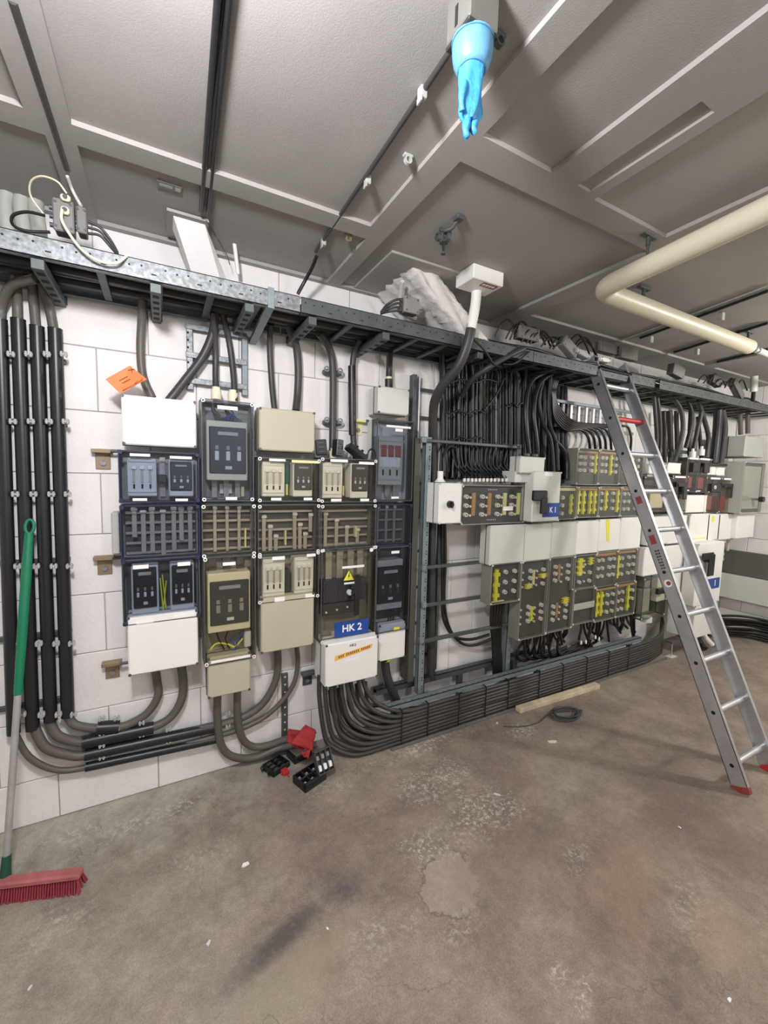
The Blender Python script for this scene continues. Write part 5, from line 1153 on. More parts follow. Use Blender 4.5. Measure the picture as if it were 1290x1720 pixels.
for px, py, lb in ((1090, 393, 'dark hanger nearest, above the long limb of the cream pipe'), (1082, 482, 'dark hanger near the bend of the cream pipe'), (1258, 556, 'dark hanger at the valve end of the cream pipe')): hang(lb, px, py, CH - PZ - rp * .5 + .01)
# ceiling tubes
def ctube(p0, p1, w, m, lb, dz=.022, n=10, name='ceiling_conduit'):
    a, b = AZ(*p0, CH - dz), AZ(*p1, CH - dz); r = wpx((a + b) / 2, w) / 2
    a = Vector((a.x, a.y, CH + DEEP - .002 - r - (dz - .022))); b = Vector((b.x, b.y, a.z))
    return tag(MB().cyl(a, b, r, n).build(name, m), lb, 'conduit')
ctube((22, 20), (113, 296), 12, M_CABLE_D, 'dark conduit on the ceiling at the far left')
ctube((371, -40), (338, 366), 10, M_BLACK, 'black ceiling conduit, left one of the parallel pair')
ctube((392, -40), (350, 372), 9, M_BLACK, 'black ceiling conduit, right one of the parallel pair')
ctube((384, -40), (344, 290), 5, M_CABLE_D, 'thin grey conduit between the black ceiling pair', dz=.018)
ctube((757, 104), (530, 433), 7, M_CABLE_D, 'thin grey conduit from the glove-covered lamp toward the wall')
cable([(532, 430, -.33), (522, 455, -.22), (508, 480, -.17), (500, 495, -.15)], 7, M_BLACK, 'black cable end dropping from the thin ceiling conduit to the tray', pts=[AZ(532, 430, CH - .01), AZ(524, 450, CH - .05), A(512, 472, -.20), A(500, 494, -.18)], r=.009)
cable(None, 0, M_DEV, 'thin grey wire from the far left conduit to the junction boxes', pts=[AZ(113, 296, CH - .01), AZ(122, 320, CH - .03), A(136, 346, -.33)], r=.006)
cable(None, 0, M_CABLE_D, 'hair-thin wire hanging from the black ceiling pair to the tray', pts=[AZ(346, 370, CH - .02), A(365, 400, -.15), A(382, 430, -.12), A(386, 445, -.12)], r=.0018)
ctube((1075, 574), (1290, 497), 4.5, M_BLACK2, 'dark ceiling conduit nearest beyond the cream pipe'); ctube((1132, 597), (1290, 549), 4.5, M_BLACK2, 'second dark ceiling conduit beyond the cream pipe'); ctube((1204, 613), (1290, 592), 4, M_BLACK2, 'third dark ceiling conduit, farthest')
ctube((1040, 580), (1290, 490), 2.5, M_GREYBOX, 'thin pale conduit beside the nearest dark ceiling conduit')
for px, py, lb in ((1212, 525, 'pale clip on the nearest dark ceiling conduit'), (1093, 565, 'pale clip at the wall end of the dark ceiling conduit'), (1234, 566, 'pale clip at the second dark ceiling conduit'), (1171, 586, 'pale clip at mid second dark conduit')):
    p = AZ(px, py, CH + .01); tag(MB().box(p.x - .018, p.x + .018, p.y - .014, p.y + .014, p.z - .05, p.z, .003).build('conduit_clip', M_GREYBOX), lb, 'clip')
# pale clips along the thin conduit
for px, py, lb in ((709, 157, 'pale plastic clip on the ceiling nearest to the blue glove'), (617, 303, 'pale plastic clip midway along the thin conduit'), (543, 407, 'pale plastic clip at the wall end of the thin conduit')):
    p = AZ(px, py, CH); p.z = CH + DEEP; tag(MB().box(p.x - .010, p.x + .012, p.y - .012, p.y + .012, p.z - .032, p.z - .001, .003).box(p.x - .010, p.x - .006, p.y - .012, p.y + .012, p.z - .045, p.z - .03).build('conduit_clip', M_CLIP), lb, 'clip')
for px, py, lb in ((685, 268, 'loose pale saddle on the ceiling band right of the thin conduit'), (585, 400, 'small brown saddle on the ceiling near the wall'), (838, 68, 'black saddle beside the glove-covered lamp')):
    p = AZ(px, py, CH); p.z = CH + (DEEP if px != 1 else 0); r_ = root('conduit_saddle', p, lb, 'saddle')
    MB().box(p.x - .018, p.x + .018, p.y - .010, p.y + .010, p.z - .010, p.z - .0005, .003).build('base', M_CLIP if px == 685 else M_BROWN if px == 585 else M_FRAME, r_); MB().ring((p.x, p.y - .008, p.z - .020), (0, 1, 0), .014, .009, .014, 12).build('ring', M_CLIP if px == 685 else M_BROWN if px == 585 else M_FRAME, r_)
# oily metal double clamp
p = AZ(768, 372, CH); p.z = CH + DEEP; r_ = root('beam_clamp', p, 'dark greasy double clamp bolted to the ceiling bay', 'clamp')
q = AZ(745, 412, CH); MB().box(p.x - .02, p.x + .02, p.y - .03, p.y + .01, p.z - .018, p.z - .0005, .004).build('plate', M_FRAME, r_)
MB().tube(spline([p + Vector((0, .0, -.01)), p + Vector((-.005, .03, -.03)), p + Vector((-.02, .06, -.03)), p + Vector((-.025, .09, -.012))], 4), .009, 8).build('arm', M_STRUT_D, r_)
MB().ring(p + Vector((-.01, .07, -.045)), (1, 0, 0), .022, .012, .02, 12).ring(p + Vector((-.035, .10, -.040)), (1, 0, 0), .018, .010, .016, 12).build('eye', M_STRUT_D, r_)
q.z = CH + DEEP; MB().cyl(q, q + Vector((0, 0, -.05)), .006, 8).ring(q + Vector((0, 0, -.008)), (0, 0, 1), .022, .006, .004, 12).cyl(q + Vector((0, 0, -.05)), q + Vector((0, 0, -.058)), .012, 8).build('hanging_bolt', M_FRAME, r_)
# lamp holder with blue glove
bz = CH - .085; la, lb2, lc = AZ(748, 88, bz), AZ(790, 31, bz), AZ(838, 64, bz)
base = Vector(((la.x + lc.x) / 2, (la.y + lb2.y) / 2, CH + DEEP)); r_ = root('ceiling_lamp_holder', base, 'grey square lamp base on the ceiling above the blue glove', 'lamp')
M_LB = mat('lamp_base_grey', (.13, .13, .115), .55); M_LBD = mat('lamp_base_dark', (.03, .032, .03), .5)
MB().box(la.x, lc.x, lb2.y, la.y, bz + .008, CH + DEEP - .0005, .005).build('base_box', M_LB, r_); MB().box(la.x - .001, lc.x + .001, lb2.y - .001, la.y + .001, bz, bz + .0085, .003).build('cover_plate', M_LBD, r_)
MB().box(la.x - .0012, la.x + .001, (la.y + lb2.y) / 2 - .002, (la.y + lb2.y) / 2 + .008, CH - .062, CH - .018).build('slot', M_HOLE, r_)
cg = AZ(794, 74, bz); gb = Vector((cg.x, cg.y, bz - .001)); k_ = wpx(gb, 1); gl = root('rubber_glove', gb, 'bright blue rubber glove pulled over the ceiling bulb, fingers hanging down', 'glove')
M_CUFF = mat('glove_cuff', (.11, .30, .50), .45, 0, .12, 30)
def skin(rs, zs, fold, name, m_, cx0=0., ph=0.):
    m = MB(); n = 36; vs = []
    for i, (R0, z_) in enumerate(zip(rs, zs)):
        fl = fold * min(1., i / 3.)
        for k in range(n):
            a = 2 * math.pi * k / n; wob = 1 + fl * (.13 * math.sin(5 * a + i * .35 + ph) + .08 * math.sin(3 * a - i * .5) + .05 * math.sin(11 * a + i * .8)) + .006 * math.sin(9 * a)
            vs.append(gb + Vector((R0 * k_ * wob * math.cos(a) + cx0, R0 * k_ * wob * math.sin(a) * (1 - .3 * fl), -z_ * k_)))
    m.add(vs, [(i * n + k, i * n + (k + 1) % n, (i + 1) * n + (k + 1) % n, (i + 1) * n + k) for i in range(len(rs) - 1) for k in range(n)], True); m.add(vs[-n:], [tuple(range(n))]); m.add(vs[:n], [tuple(range(n))])
    return m.build(name, m_, gl)
skin([33, 34, 34, 33, 31, 28, 25, 23], [0, 2, 10, 20, 29, 36, 41, 42], 0., 'cuff', M_CUFF)
MB().ring(gb + Vector((0, 0, -.001)), (0, 0, 1), 35.5 * k_, 33 * k_, .004, 28).build('rolled_rim', M_CUFF, gl)
skin([22, 21.5, 21, 20.5, 20.5, 21, 21, 20.5, 19, 16, 12], [36, 46, 56, 66, 76, 86, 94, 102, 110, 116, 120], 1., 'palm', M_GLOVE)
ft = gb + Vector((0, 0, -104 * k_))
for nm, dx, dy, ln, r0, bend in (('finger', -9, -4, 46, 6.5, 3), ('finger', -2, 4, 40, 6.5, -2), ('finger', 6, -4, 34, 6.5, 4), ('finger', 13, 2, 20, 7, -3)):
    s_ = ft + Vector((dx * k_, dy * k_, 0)); MB().tube(spline([s_, s_ + Vector((bend * k_, 2 * k_, -ln * .4 * k_)), s_ + Vector((-bend * .5 * k_, 0, -ln * .8 * k_)), s_ + Vector((bend * k_, 0, -ln * k_))], 4), r0, 10, rs=[r0 * k_ * (1.0 - .35 * (k / 12.) ** 3 + .10 * math.sin(k * 1.3)) for k in range(13)]).build(nm, M_GLOVE, gl)
s_ = gb + Vector((-19 * k_, -6 * k_, -72 * k_)); MB().tube(spline([s_, s_ + Vector((-4 * k_, -2 * k_, -14 * k_)), s_ + Vector((-6 * k_, -2 * k_, -30 * k_)), s_ + Vector((-2 * k_, 0, -44 * k_))], 4), .01, 10, rs=[(6.5 + .8 * math.sin(k * .5) - .12 * k) * k_ for k in range(13)]).build('thumb', M_GLOVE, gl)
# sleeves and ducts through the ceiling by the wall
a = AZ(305, 368, CH); 
r_ = root('ceiling_duct', A(360, 465, -.05), 'white painted square duct slanting from the ceiling down to the wall behind the tray', 'duct')
tl, tr = AZ(289, 360, CH), AZ(330, 372, CH); P0 = [Vector((tl.x, tl.y, CH + .01)), Vector((tr.x, tl.y, CH + .01))]; wx = tr.x - tl.x
e0 = A(350, 470, -.01); x_ = e0.x
y0_ = tl.y
poly = [(x_ - .0, y0_, CH + .01), (x_, -.01, 2.44), (x_, -.01, 2.60), (x_, y0_ + .12, CH + .01)]
sk = Vector((tl.x - x_, 0, 0))
pts0 = [Vector(poly[0]) + sk, Vector(poly[1]) + Vector((0, 0, 0)), Vector(poly[2]), Vector(poly[3]) + sk]
MB().prism(pts0, (wx + .03, 0, 0)).build('casing', M_WALL, r_)
MB().prism([pts0[0] + Vector((-.02, -.02, -.010)), pts0[0] + Vector((wx + .05, -.02, -.010)), pts0[3] + Vector((wx + .05, .06, -.010)), pts0[3] + Vector((-.02, .06, -.010))], (0, 0, .012)).build('ceiling_flange', M_CEIL, r_)
MB().cyl(A(392, 395, -.15), A(400, 460, -.1), .01, 8).build('thin_pipe', M_WALL, r_)
# plastered sloping duct
r_ = root('plastered_duct', A(730, 540, -.05), 'rough white plastered duct sloping from the ceiling behind the tray', 'duct')
rnd = random.Random(9)
def lump(c0, c1, wx, th, name):
    """sloping slab with rough plaster skin; c0 top, c1 bottom, both corners at its left front edge"""
    n1, n2 = 26, 12; ax = (c1 - c0); nn = Vector((0, -ax.z, ax.y)).normalized()
    if nn.y > 0: nn = -nn
    vs = []; m = MB()
    ringp = []
    for k in range(n2): ringp.append((wx * k / n2, 0))
    for k in range(n2 // 2): ringp.append((wx, th * k / (n2 // 2)))
    for k in range(n2): ringp.append((wx * (1 - k / n2), th))
    for k in range(n2 // 2): ringp.append((0, th * (1 - k / (n2 // 2))))
    q = len(ringp)
    for i in range(n1 + 1):
        for (u, v) in ringp:
            p = c0 + ax * (i / n1) + Vector((u, 0, 0)) - nn * v
            p += Vector((rnd.uniform(-.006, .006), rnd.uniform(-.006, .006), rnd.uniform(-.006, .006))) + nn * (.008 * math.sin(i * 1.3 + u * 20) + .006 * math.sin(u * 40 + i * .5))
            p.z = min(p.z, CH + .012); vs.append(p)
    m.add(vs, [(i * q + k, i * q + (k + 1) % q, (i + 1) * q + (k + 1) % q, (i + 1) * q + k) for i in range(n1) for k in range(q)], True)
    m.add(vs[:q], [tuple(range(q))]); m.add(vs[-q:], [tuple(range(q))])
    return m.build(name, M_PLASTER, r_)
c0 = AZ(690, 451, CH); cr_ = AZ(738, 462, CH); wd_ = cr_.x - c0.x; bt_ = A(772, 553, c0.y); dx_ = bt_.x - c0.x; dz_ = bt_.z - c0.z
n1 = 30; per = []
for k in range(14): per.append((0, -.02 - (abs(c0.y) - .02) * k / 14., 'L'))
for k in range(8): per.append((wd_ * k / 8., c0.y, 'F'))
for k in range(8): per.append((wd_, c0.y + (abs(c0.y) - .02) * k / 8., 'R'))
for k in range(6): per.append((wd_ * (1 - k / 6.), -.02, 'B'))
m = MB(); vs = []; q_ = len(per)
for i in range(n1 + 1):
    t_ = i / n1
    for (u, y_, sd) in per:
        p = Vector((c0.x + u + dx_ * 1.15 * t_, y_, CH + .012 + dz_ * 1.15 * t_)); j_ = .004
        if sd == 'L': p += Vector((-.012 * abs(math.sin(y_ * 33 + .8 * math.sin(t_ * 5))) - .007 * math.sin(y_ * 71 + t_ * 9), 0, 0)); j_ = .006
        if sd == 'F': p += Vector((0, -.006 * math.sin(u * 60 + t_ * 8), 0))
        p += Vector((rnd.uniform(-j_, j_), rnd.uniform(-j_, j_), rnd.uniform(-j_, j_))); p.z = min(p.z, CH + .014); vs.append(p)
m.add(vs, [(i * q_ + k, i * q_ + (k + 1) % q_, (i + 1) * q_ + (k + 1) % q_, (i + 1) * q_ + k) for i in range(n1) for k in range(q_)], True)
m.add(vs[:q_], [tuple(range(q_))]); m.add(vs[-q_:], [tuple(range(q_))]); m.build('plaster_body', M_PLASTER, r_)
MB().tube(spline([c0 + Vector((-.02, .05, -.05)), c0 + Vector((.02, .14, -.10)), c0 + Vector((.03, .16, -.16)), c0 + Vector((.12, .12, -.20))], 5), .012, 7).build('hardened_foam_edge', M_PLASTER, r_)
# flat flange on the ceiling around it
q = c0; MB().box(q.x - .16, q.x + .36, q.y - .08, -.01, CH + .006, CH + DEEP + .002, .003).build('ceiling_patch', M_CEIL, r_)
# white ceiling box
r_ = root('ceiling_box', AZ(805, 480, CH), 'white square box with a red warning label on the ceiling feeding the thick cable', 'junction box')
bz = CH - .058; p0 = AZ(765, 490, bz); p1 = AZ(845, 478, bz); pc = AZ(806, 503, bz); pm = AZ(806, 470, bz)
cx0 = AZ(805, 483, bz); MB().box(cx0.x - .105, cx0.x + .105, cx0.y - .075, cx0.y + .075, bz, CH + DEEP - .001, .004).build('casing', M_WHITE, r_)
lb_ = MB().box(cx0.x - .02, cx0.x + .08, cx0.y - .060, cx0.y - .020, bz - .001, bz + .0002).build('warning_label', M_REDD, r_); 
pr = MB()
for k in range(4): pr.box(cx0.x - .012 + k * .022, cx0.x + .004 + k * .022, cx0.y - .050, cx0.y - .030, bz - .0018, bz - .001)
pr.build('label_print', M_LABEL, lb_)
# name plate on ceiling
p = AZ(285, 320, CH); p.z = CH + DEEP; r_ = root('ceiling_plate', p, 'small worn metal plate on the ceiling left of the black conduit pair', 'plate')
MB().box(p.x - .045, p.x + .045, p.y - .022, p.y + .022, p.z - .006, p.z - .0005, .002).build('plate', mat('worn_plate', (.20, .18, .17), .6), r_)
MB().box(p.x - .035, p.x + .01, p.y - .010, p.y + .006, p.z - .0066, p.z - .006).box(p.x + .02, p.x + .038, p.y - .012, p.y + .012, p.z - .0066, p.z - .006).build('embossing', M_GREYBOX, r_)

# ================================================================== JUNCTION BOXES ON THE TRAY
def jbox(lb, px0, py0, px1, py1, y, m=M_GREYBOX, rz=0., dp=.06, tilt=0.):
    a, b = A(px0, py0, y), A(px1, py1, y); cx_, cz_ = (a.x + b.x) / 2, (a.z + b.z) / 2; w, h = abs(b.x - a.x), abs(a.z - b.z)
    r_ = root('junction_box', (cx_, y, min(a.z, b.z)), lb, 'junction box', 'junction boxes on the tray')
    T_ = Matrix.Translation((cx_, y, cz_)) @ Matrix.Rotation(rz, 4, 'Z') @ Matrix.Rotation(tilt, 4, 'Y')
    MB().box(-w / 2, w / 2, .012, dp, -h / 2, h / 2, .004, T_).build('body', m, r_); MB().box(-w / 2 - .002, w / 2 + .002, 0, .012, -h / 2 - .002, h / 2 + .002, .004, T_).build('lid', m, r_)
    for sx in (-1, 1):
        for sz in (-1, 1): MB().cyl(T_ @ Vector((sx * w * .38, 0, sz * h * .38)), T_ @ Vector((sx * w * .38, -.002, sz * h * .38)), .005, 6).build('screw', M_FRAME, r_)
    for k in range(3): MB().cyl(T_ @ Vector((-w / 2 - .016, dp / 2, h * (.28 - .28 * k))), T_ @ Vector((-w / 2, dp / 2, h * (.28 - .28 * k))), .009, 8).build('gland', M_STRUT_D, r_)
    return r_
MGB = mat('junction_grey', (.17, .17, .16), .5)
jbox('dark grey junction box with cream sockets at the far left on the tray', 88, 330, 124, 392, -.39, MGB)
for i, (px0, py0, px1, py1) in enumerate(((100, 322, 118, 338), (101, 343, 116, 360))):
    a, b = A(px0, py0, -.41), A(px1, py1, -.41); o = root('socket', (a.x, -.41, b.z), ('upper cream connector socket on the far left junction box', 'lower cream connector socket on the far left junction box')[i], 'socket')
    MB().box(a.x, b.x, -.41, -.391, b.z, a.z, .006).build('body', M_CREAM, o); MB().cyl(((a.x + b.x) / 2, -.41, (a.z + b.z) / 2), ((a.x + b.x) / 2, -.4115, (a.z + b.z) / 2), .008, 10).build('opening', M_FRAME, o)
jbox('second dark grey junction box, right next to the far left one', 128, 345, 145, 392, -.36, MGB)
cable([(112, 325, -.42), (96, 305, -.42), (70, 296, -.40), (52, 305, -.36), (52, 330, -.32), (75, 362, -.30)], 3.2, M_CREAM, 'beige thin cable looping up left of the cream sockets')
cable([(104, 352, -.42), (104, 370, -.43), (118, 395, -.44), (138, 420, -.44), (165, 438, -.44), (195, 442, -.44), (213, 430, -.42)], 4.5, M_CREAM, 'beige cable sagging across the bright tray lip')
cable([(75, 362, -.36), (45, 356, -.34), (22, 362, -.32), (22, 378, -.30), (45, 388, -.28), (84, 390, -.26)], 5, M_BLACK2, 'black cable looping left of the far left junction box')
for k in range(3): cable([(148, 372 + k * 10, -.34), (168, 382 + k * 7, -.33), (185, 402 + k * 6, -.32), (198, 425 + k * 2, -.30)], 4.5, M_CABLE_D, 'dark cable leaving the second far left junction box into the tray', 'cables right of the far left junction boxes')
for k, px in enumerate((8, 35, 60)):  # pale drapes: conduits behind tray at left
    cable(None, 0, M_GREYBOX, ('leftmost', 'middle', 'right-hand')[k] + ' pale grey pipe behind the tray at the far left corner', 'pale pipes at the far left corner', pts=[A(px + 4, 322, -.05), A(px, 345, -.05), A(px + 6, 392, -.05)], r=.028, cat='pipe', name='pipe')
jbox('grey junction box in front of the plastered duct', 681, 496, 704, 528, -.40, mat('junction_mid_grey', (.23, .225, .21), .5))
for k in range(4): cable([(679, 502 + k * 7, -.37), (664, 504 + k * 6, -.36), (650, 512 + k * 4, -.33), (640, 524 + k, -.28)], 4, M_CABLE_D, 'dark cable fanning left from the junction box by the plastered duct', 'cables fanning from the junction box')
jbox('small dark junction box on the tray right of the white ceiling box', 874, 545, 906, 574, -.36, MGB)
jbox('tilted grey junction box on the tray left of the ladder head', 948, 570, 972, 594, -.40, mat('junction_mid_grey', (.2, .2, .2)), tilt=.5)
jbox('flat pale junction box lying next to the ladder head', 970, 587, 992, 600, -.42, M_GREYBOX, tilt=.2)
jbox('grey junction box upright between the ladder stiles', 1010, 571, 1036, 595, -.36, MGB)
jbox('grey junction box upright right of the ladder head', 1046, 578, 1071, 606, -.38, MGB)
jbox('grey junction box tilted on the far tray, first right of the ladder', 1133, 611, 1150, 634, -.36, mat('junction_mid_grey', (.2, .2, .2)), tilt=.15)
jbox('white plug box between the ladder stiles on the tray', 1010, 599, 1026, 609, -.42, M_LABEL)
jbox('dark junction box leaning on the far tray beside cable loops', 1200, 630, 1213, 648, -.36, MGB, tilt=.2)
jbox('dark tilted junction box near the far right white sleeve', 1233, 645, 1252, 661, -.40, MGB, tilt=.6)
rnd = random.Random(21)
for i in range(12):
    px = 850 + i * 12 + rnd.uniform(-6, 6); py = 562 + (px - 850) * .22; hgt = rnd.uniform(10, 30)
    cable([(px - 14, py + 4, -.34), (px - 4, py - hgt * .7, -.36), (px + 8, py - hgt, -.33), (px + 20, py - hgt * .3, -.34), (px + 26, py + 8, -.30)], 3.2, M_BLACK2, 'thin black wire loop above the tray left of the ladder head', 'wire loops on the tray left of the ladder', k=5, n=6)
for i in range(8):
    px = 1180 + i * 9; py = 640 + (px - 1180) * .22; hgt = rnd.uniform(4, 16)
    cable([(px - 8, py + 2, -.36), (px - 2, py - hgt * .7, -.38), (px + 5, py - hgt, -.35), (px + 12, py + 2, -.34)], 2.2, M_BLACK2, 'thin black wire loop on the far tray near the right wall', 'wire loops on the far tray', k=5, n=6)

# ================================================================== LOOSE THINGS
def fuse_cover(lb, c, R, s=1.0, mats=(M_BLACK, M_WIN), windows=3, hooks=False, group='black fuse covers'):
    """pull-out fuse switch cover: shallow black shell with three bays"""
    r_ = root('fuse_cover', c, lb, 'fuse cover', group); T_ = Matrix.Translation(c) @ R
    w, h, t_ = .105 * s, .125 * s, .035 * s
    m = MB().box(-w / 2, w / 2, -h / 2, h / 2, 0, .006, .001, T_)
    for x in (-w / 2, w / 2 - .005): m.box(x, x + .005, -h / 2, h / 2, 0, t_, .001, T_)
    for y in (-h / 2, h / 2 - .005): m.box(-w / 2, w / 2, y, y + .005, 0, t_, .001, T_)
    for k in (1, 2): m.box(-w / 2 + w * k / 3 - .002, -w / 2 + w * k / 3 + .002, -h / 2, h / 2, 0, t_ * .9, 0, T_)
    m.build('shell', mats[0], r_)
    for k in range(3):
        x = -w / 2 + w * (k + .5) / 3
        MB().box(x - .010 * s, x + .010 * s, -h * .36, -h * .10, .006, t_ * .9, .003, T_).build('fuse_window', mats[1], r_); MB().box(x - .010 * s, x + .010 * s, h * .10, h * .30, .006, t_ * .7, .003, T_).build('fuse_window', M_PLATE if windows == 3 else mats[1], r_)
    if hooks:
        for x in (-w * .3, w * .3): MB().tube([T_ @ Vector(q) for q in ((x, -h / 2, t_ * .5), (x, -h / 2 - .018, t_ * .4), (x, -h / 2 - .024, t_), (x, -h / 2 - .012, t_ * 1.3))], .004, 6).build('hook', mats[0], r_)
    return r_
Rx = lambda a: Matrix.Rotation(a, 4, 'X'); Ry = lambda a: Matrix.Rotation(a, 4, 'Y'); Rz = lambda a: Matrix.Rotation(a, 4, 'Z')
def three_bay(lb, p, rz, tilt, w=.12, dp=.15, t_=.045):
    r_ = root('terminal_cover', p, lb, 'fuse cover', 'black fuse covers'); T_ = Matrix.Translation(p) @ Rz(rz) @ Rx(tilt)
    m = MB().box(-w / 2, w / 2, -dp / 2, dp / 2, 0, .012, .002, T_); 
    for x in (-w / 2, -w / 6 - .003, w / 6 - .003, w / 2 - .006): m.box(x, x + .006, -dp / 2, dp / 2, .01, t_, .001, T_)
    m.box(-w / 2, w / 2, -.004, .004, .01, t_, .001, T_).box(-w / 2, w / 2, -dp / 2, -dp / 2 + .016, .01, t_, .001, T_).box(-w / 2, w / 2, dp / 2 - .006, dp / 2, .01, t_, .001, T_)
    m.build('body', M_BLACK, r_)
    for k in range(3):
        for y in (-dp * .22, dp * .24): MB().cyl(T_ @ Vector((-w / 3 + w / 3 * k, y, .012)), T_ @ Vector((-w / 3 + w / 3 * k, y, .026)), .015, 12, .012).cyl(T_ @ Vector((-w / 3 + w / 3 * k, y, .026)), T_ @ Vector((-w / 3 + w / 3 * k, y, .034)), .006, 8).build('contact', M_ALU, r_)
    return r_
def onfloor(px, py, z=0.): return AZ(px, py, z)
three_bay('black six-contact fuse base lying open in front of the pile on the floor', onfloor(520, 1312, .0), math.radians(20), 0, w=.145, dp=.115)
fuse_cover('black three-bay fuse cover lying left in the floor pile with hooks', onfloor(464, 1290, .005), Rz(math.radians(-65)) @ Rx(0), .95, mats=(M_BLACK, M_CABLE_D), windows=2, hooks=True)
fuse_cover('dark grey fuse cover with pale windows propped upright in the floor pile', A(541, 1272, -.30) + Vector((0, 0, -.02)), Rz(math.radians(12)) @ Rx(math.radians(62)), .95, mats=(mat('slate_plastic', (.06, .065, .07), .4), M_LABEL))
p = onfloor(504, 1272, 0); r_ = root('fuse_block', p, 'grey-lidded fuse block under the red cloth', 'fuse block'); T_ = Matrix.Translation(p) @ Rz(math.radians(15))
MB().box(-.06, .06, -.04, .06, 0, .045, .004, T_).build('body', M_BLACK, r_); MB().box(-.05, .04, -.035, .05, .045, .050, .002, T_).build('lid', M_GREYG, r_); MB().cyl(T_ @ Vector((.0, 0, .05)), T_ @ Vector((0, 0, .056)), .008, 8).build('screw', M_DEV, r_)
# red cloth (thick folded rubber/fabric sheet) standing against the cables
r_ = root('red_cloth', A(505, 1262, -.22), 'folded red insulating cloth thrown on the floor pile', 'cloth')
def sheet(cor, name, amp=.006, th=.004):
    a, b, c_, d_ = [A(*q) for q in cor]; n = 12; m = MB(); f = []; bk = []
    nn = (b - a).cross(d_ - a).normalized()
    for i in range(n + 1):
        for j in range(n + 1):
            u, v = i / n, j / n; p = (a * (1 - u) + b * u) * (1 - v) + (d_ * (1 - u) + c_ * u) * v; wv = amp * (math.sin(u * 5 + v * 3) + .5 * math.sin(v * 9 - u * 4))
            f.append(p + nn * wv); bk.append(p + nn * (wv + th))
    N = n + 1; q = [(i * N + j, (i + 1) * N + j, (i + 1) * N + j + 1, i * N + j + 1) for i in range(n) for j in range(n)]
    o = N * N; fs = q + [tuple(o + k for k in t_)[::-1] for t_ in q]
    bd = [i * N for i in range(N)] + [n * N + j for j in range(1, N)] + [i * N + n for i in range(n - 1, -1, -1)] + [j for j in range(n - 1, 0, -1)]
    fs += [(bd[k], bd[(k + 1) % len(bd)], o + bd[(k + 1) % len(bd)], o + bd[k]) for k in range(len(bd))]
    m.add(f + bk, fs, True); return m.build(name, M_REDCLOTH, r_)
sheet(((485, 1224, -.20), (532, 1230, -.22), (508, 1262, -.30), (482, 1246, -.24)), 'left_fold')
sheet(((514, 1217, -.25), (530, 1226, -.25), (526, 1262, -.32), (489, 1249, -.30)), 'right_fold')
sheet(((505, 1262, -.31), (522, 1260, -.32), (518, 1273, -.36), (512, 1271, -.36)), 'hanging_tip')
p = onfloor(477, 1298, .0); r_ = root('red_plastic_piece', p, 'small bright red plastic piece on the floor between the fuse covers', 'plastic piece'); T_ = Matrix.Translation(p) @ Rz(.3)
MB().box(-.018, .018, -.03, .03, 0, .022, .003, T_).build('body', M_RED, r_); MB().box(-.026, .026, -.012, -.004, .006, .014, .002, T_).box(-.026, .026, .008, .016, .006, .014, .002, T_).cyl(T_ @ Vector((0, -.03, .008)), T_ @ Vector((0, -.048, .004)), .004, 6).build('tab', M_RED, r_)
# black pullers on top of the D box: upright fuse pullers
zt = K['D2'].z1
def puller(lb, px, py0, py1, w, y, rz, tilt):
    a = A(px, py1, y); b = A(px, py0, y); h = b.z - a.z; r_ = root('fuse_puller', a, lb, 'fuse puller', 'black fuse pullers on the clear enclosure'); T_ = Matrix.Translation((a.x, y, a.z)) @ Rz(rz) @ Ry(tilt)
    MB().box(-w / 2, w / 2, 0, .05, 0, h, .004, T_).build('body', M_BLACK, r_)
    for k in range(3): MB().box(-w * .3, w * .25, -.004, .002, h * (.14 + .28 * k), h * (.30 + .28 * k), .002, T_).build('window', M_CABLE_D, r_)
    return r_
puller('black fuse puller leaning left of the cream gland', 541, 738, 764, .062, -.16, -.3, -.10); puller('black fuse puller upright just right of the cream gland', 571, 738, 766, .048, -.16, .3, .06)
a = A(599, 763, -.15); r_ = root('fuse_puller', a, 'black fuse puller lying tipped over with its hooks up', 'fuse puller', 'black fuse pullers on the clear enclosure'); T_ = Matrix.Translation(a) @ Ry(math.radians(35)) @ Rx(math.radians(-15))
MB().box(-.075, .065, -.03, .03, -.012, .022, .004, T_).build('body', M_BLACK, r_)
for k in range(3): MB().box(-.03 + k * .04, -.016 + k * .04, -.02, .02, .02, .042, .003, T_).build('hook', M_BLACK, r_)
cable([(617, 768, -.16), (620, 757, -.16), (627, 755, -.16), (631, 765, -.16), (626, 772, -.15)], 3, M_BLACK, 'short black wire ring beside the tipped fuse puller')
# timber batten
a, b = onfloor(874, 1199), onfloor(1008, 1157); dd = (b - a); ln = dd.length; T_ = Matrix.Translation(a) @ Rz(math.atan2(dd.y, dd.x))
o = MB().box(0, ln, -.0, .052, 0.0, .036, .003, T_).build('timber_batten', M_WOOD); tag(o, 'pale raw timber batten lying on the floor by the stacked cables', 'batten')
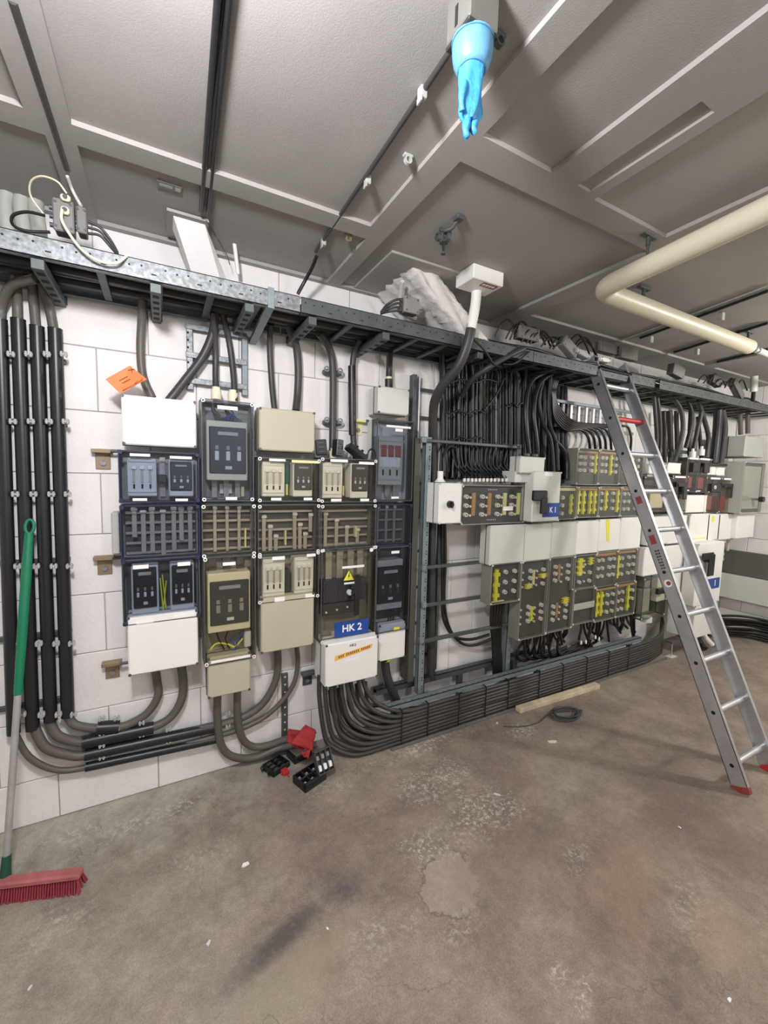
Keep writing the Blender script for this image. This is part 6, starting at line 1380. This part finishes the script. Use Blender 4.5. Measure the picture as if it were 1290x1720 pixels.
# wire coil
c = onfloor(950, 1199, .006); pts = []; rnd = random.Random(8)
for k in range(90):
    t = k / 90. * 2 * math.pi * 6; R0 = .085 + .018 * math.sin(t * .37) ; pts.append(Vector((c.x + (R0 + rnd.uniform(-.012, .012)) * 1.25 * math.cos(t) + .012 * math.sin(t * .21), c.y + R0 * .8 * math.sin(t) + .01 * math.cos(t * .17), .006 + .014 * k / 90. + .003 * math.sin(t * 1.3))))
pts += [onfloor(925, 1198, .004), onfloor(905, 1213, .004), onfloor(880, 1220, .004), onfloor(846, 1220, .004)]
o = MB().tube(spline(pts, 3), .0042, 6).build('wire_coil', mat('coil_grey', (.055, .065, .065), .4)); tag(o, 'small coil of dark wire on the floor in front of the timber batten', 'wire coil')
# tiny offcuts on the floor
for i, (px, py, s_, m, lb) in enumerate(((412, 1453, .016, M_LABEL, 'white scrap of plastic on the open floor, biggest of the scraps'), (350, 1585, .010, M_DEV, 'tiny pale chip on the floor at lower left'), (550, 1560, .006, M_LABEL, 'tiny white crumb on the dark floor stain'),
        (928, 1247, .02, M_CREAM, 'curled beige wire offcut on the floor below the coil'), (835, 1215, .012, M_DEV, 'pale flake on the floor beside the wire tail'), (1142, 1390, .007, M_LABEL, 'tiny white crumb left of the ladder foot'),
        (835, 1335, .012, M_DEV, 'pale elongated chip on the rough floor patch'), (1225, 1680, .009, M_LABEL, 'white crumb at the lower right of the floor'), (50, 1660, .008, M_DEV, 'pale crumb at the lower left of the floor'))):
    p = onfloor(px, py); T_ = Matrix.Translation(p) @ Rz(i * .9); w_ = s_ * (1.6 if i in (3, 6) else 1)
    poly = [T_ @ Vector(v) for v in ((-w_, -s_ * .4, .0003), (-w_ * .2, -s_ * .6, .0003), (w_, -s_ * .3, .0003), (w_ * .8, s_ * .4, .0003), (-w_ * .5, s_ * .5, .0003))]
    tag(MB().prism(poly, (0, 0, s_ * .35)).build('scrap', m), lb, 'scrap')
# yellow-green tape ring under the small white cover
p = A(648, 1109, -.085); o = MB().ring(p, (0, 0, 1), .032, .026, .016, 14).build('tape_ring', M_YEL); tag(o, 'yellow-green tape ring on the grey cable below the small white cover', 'tape')
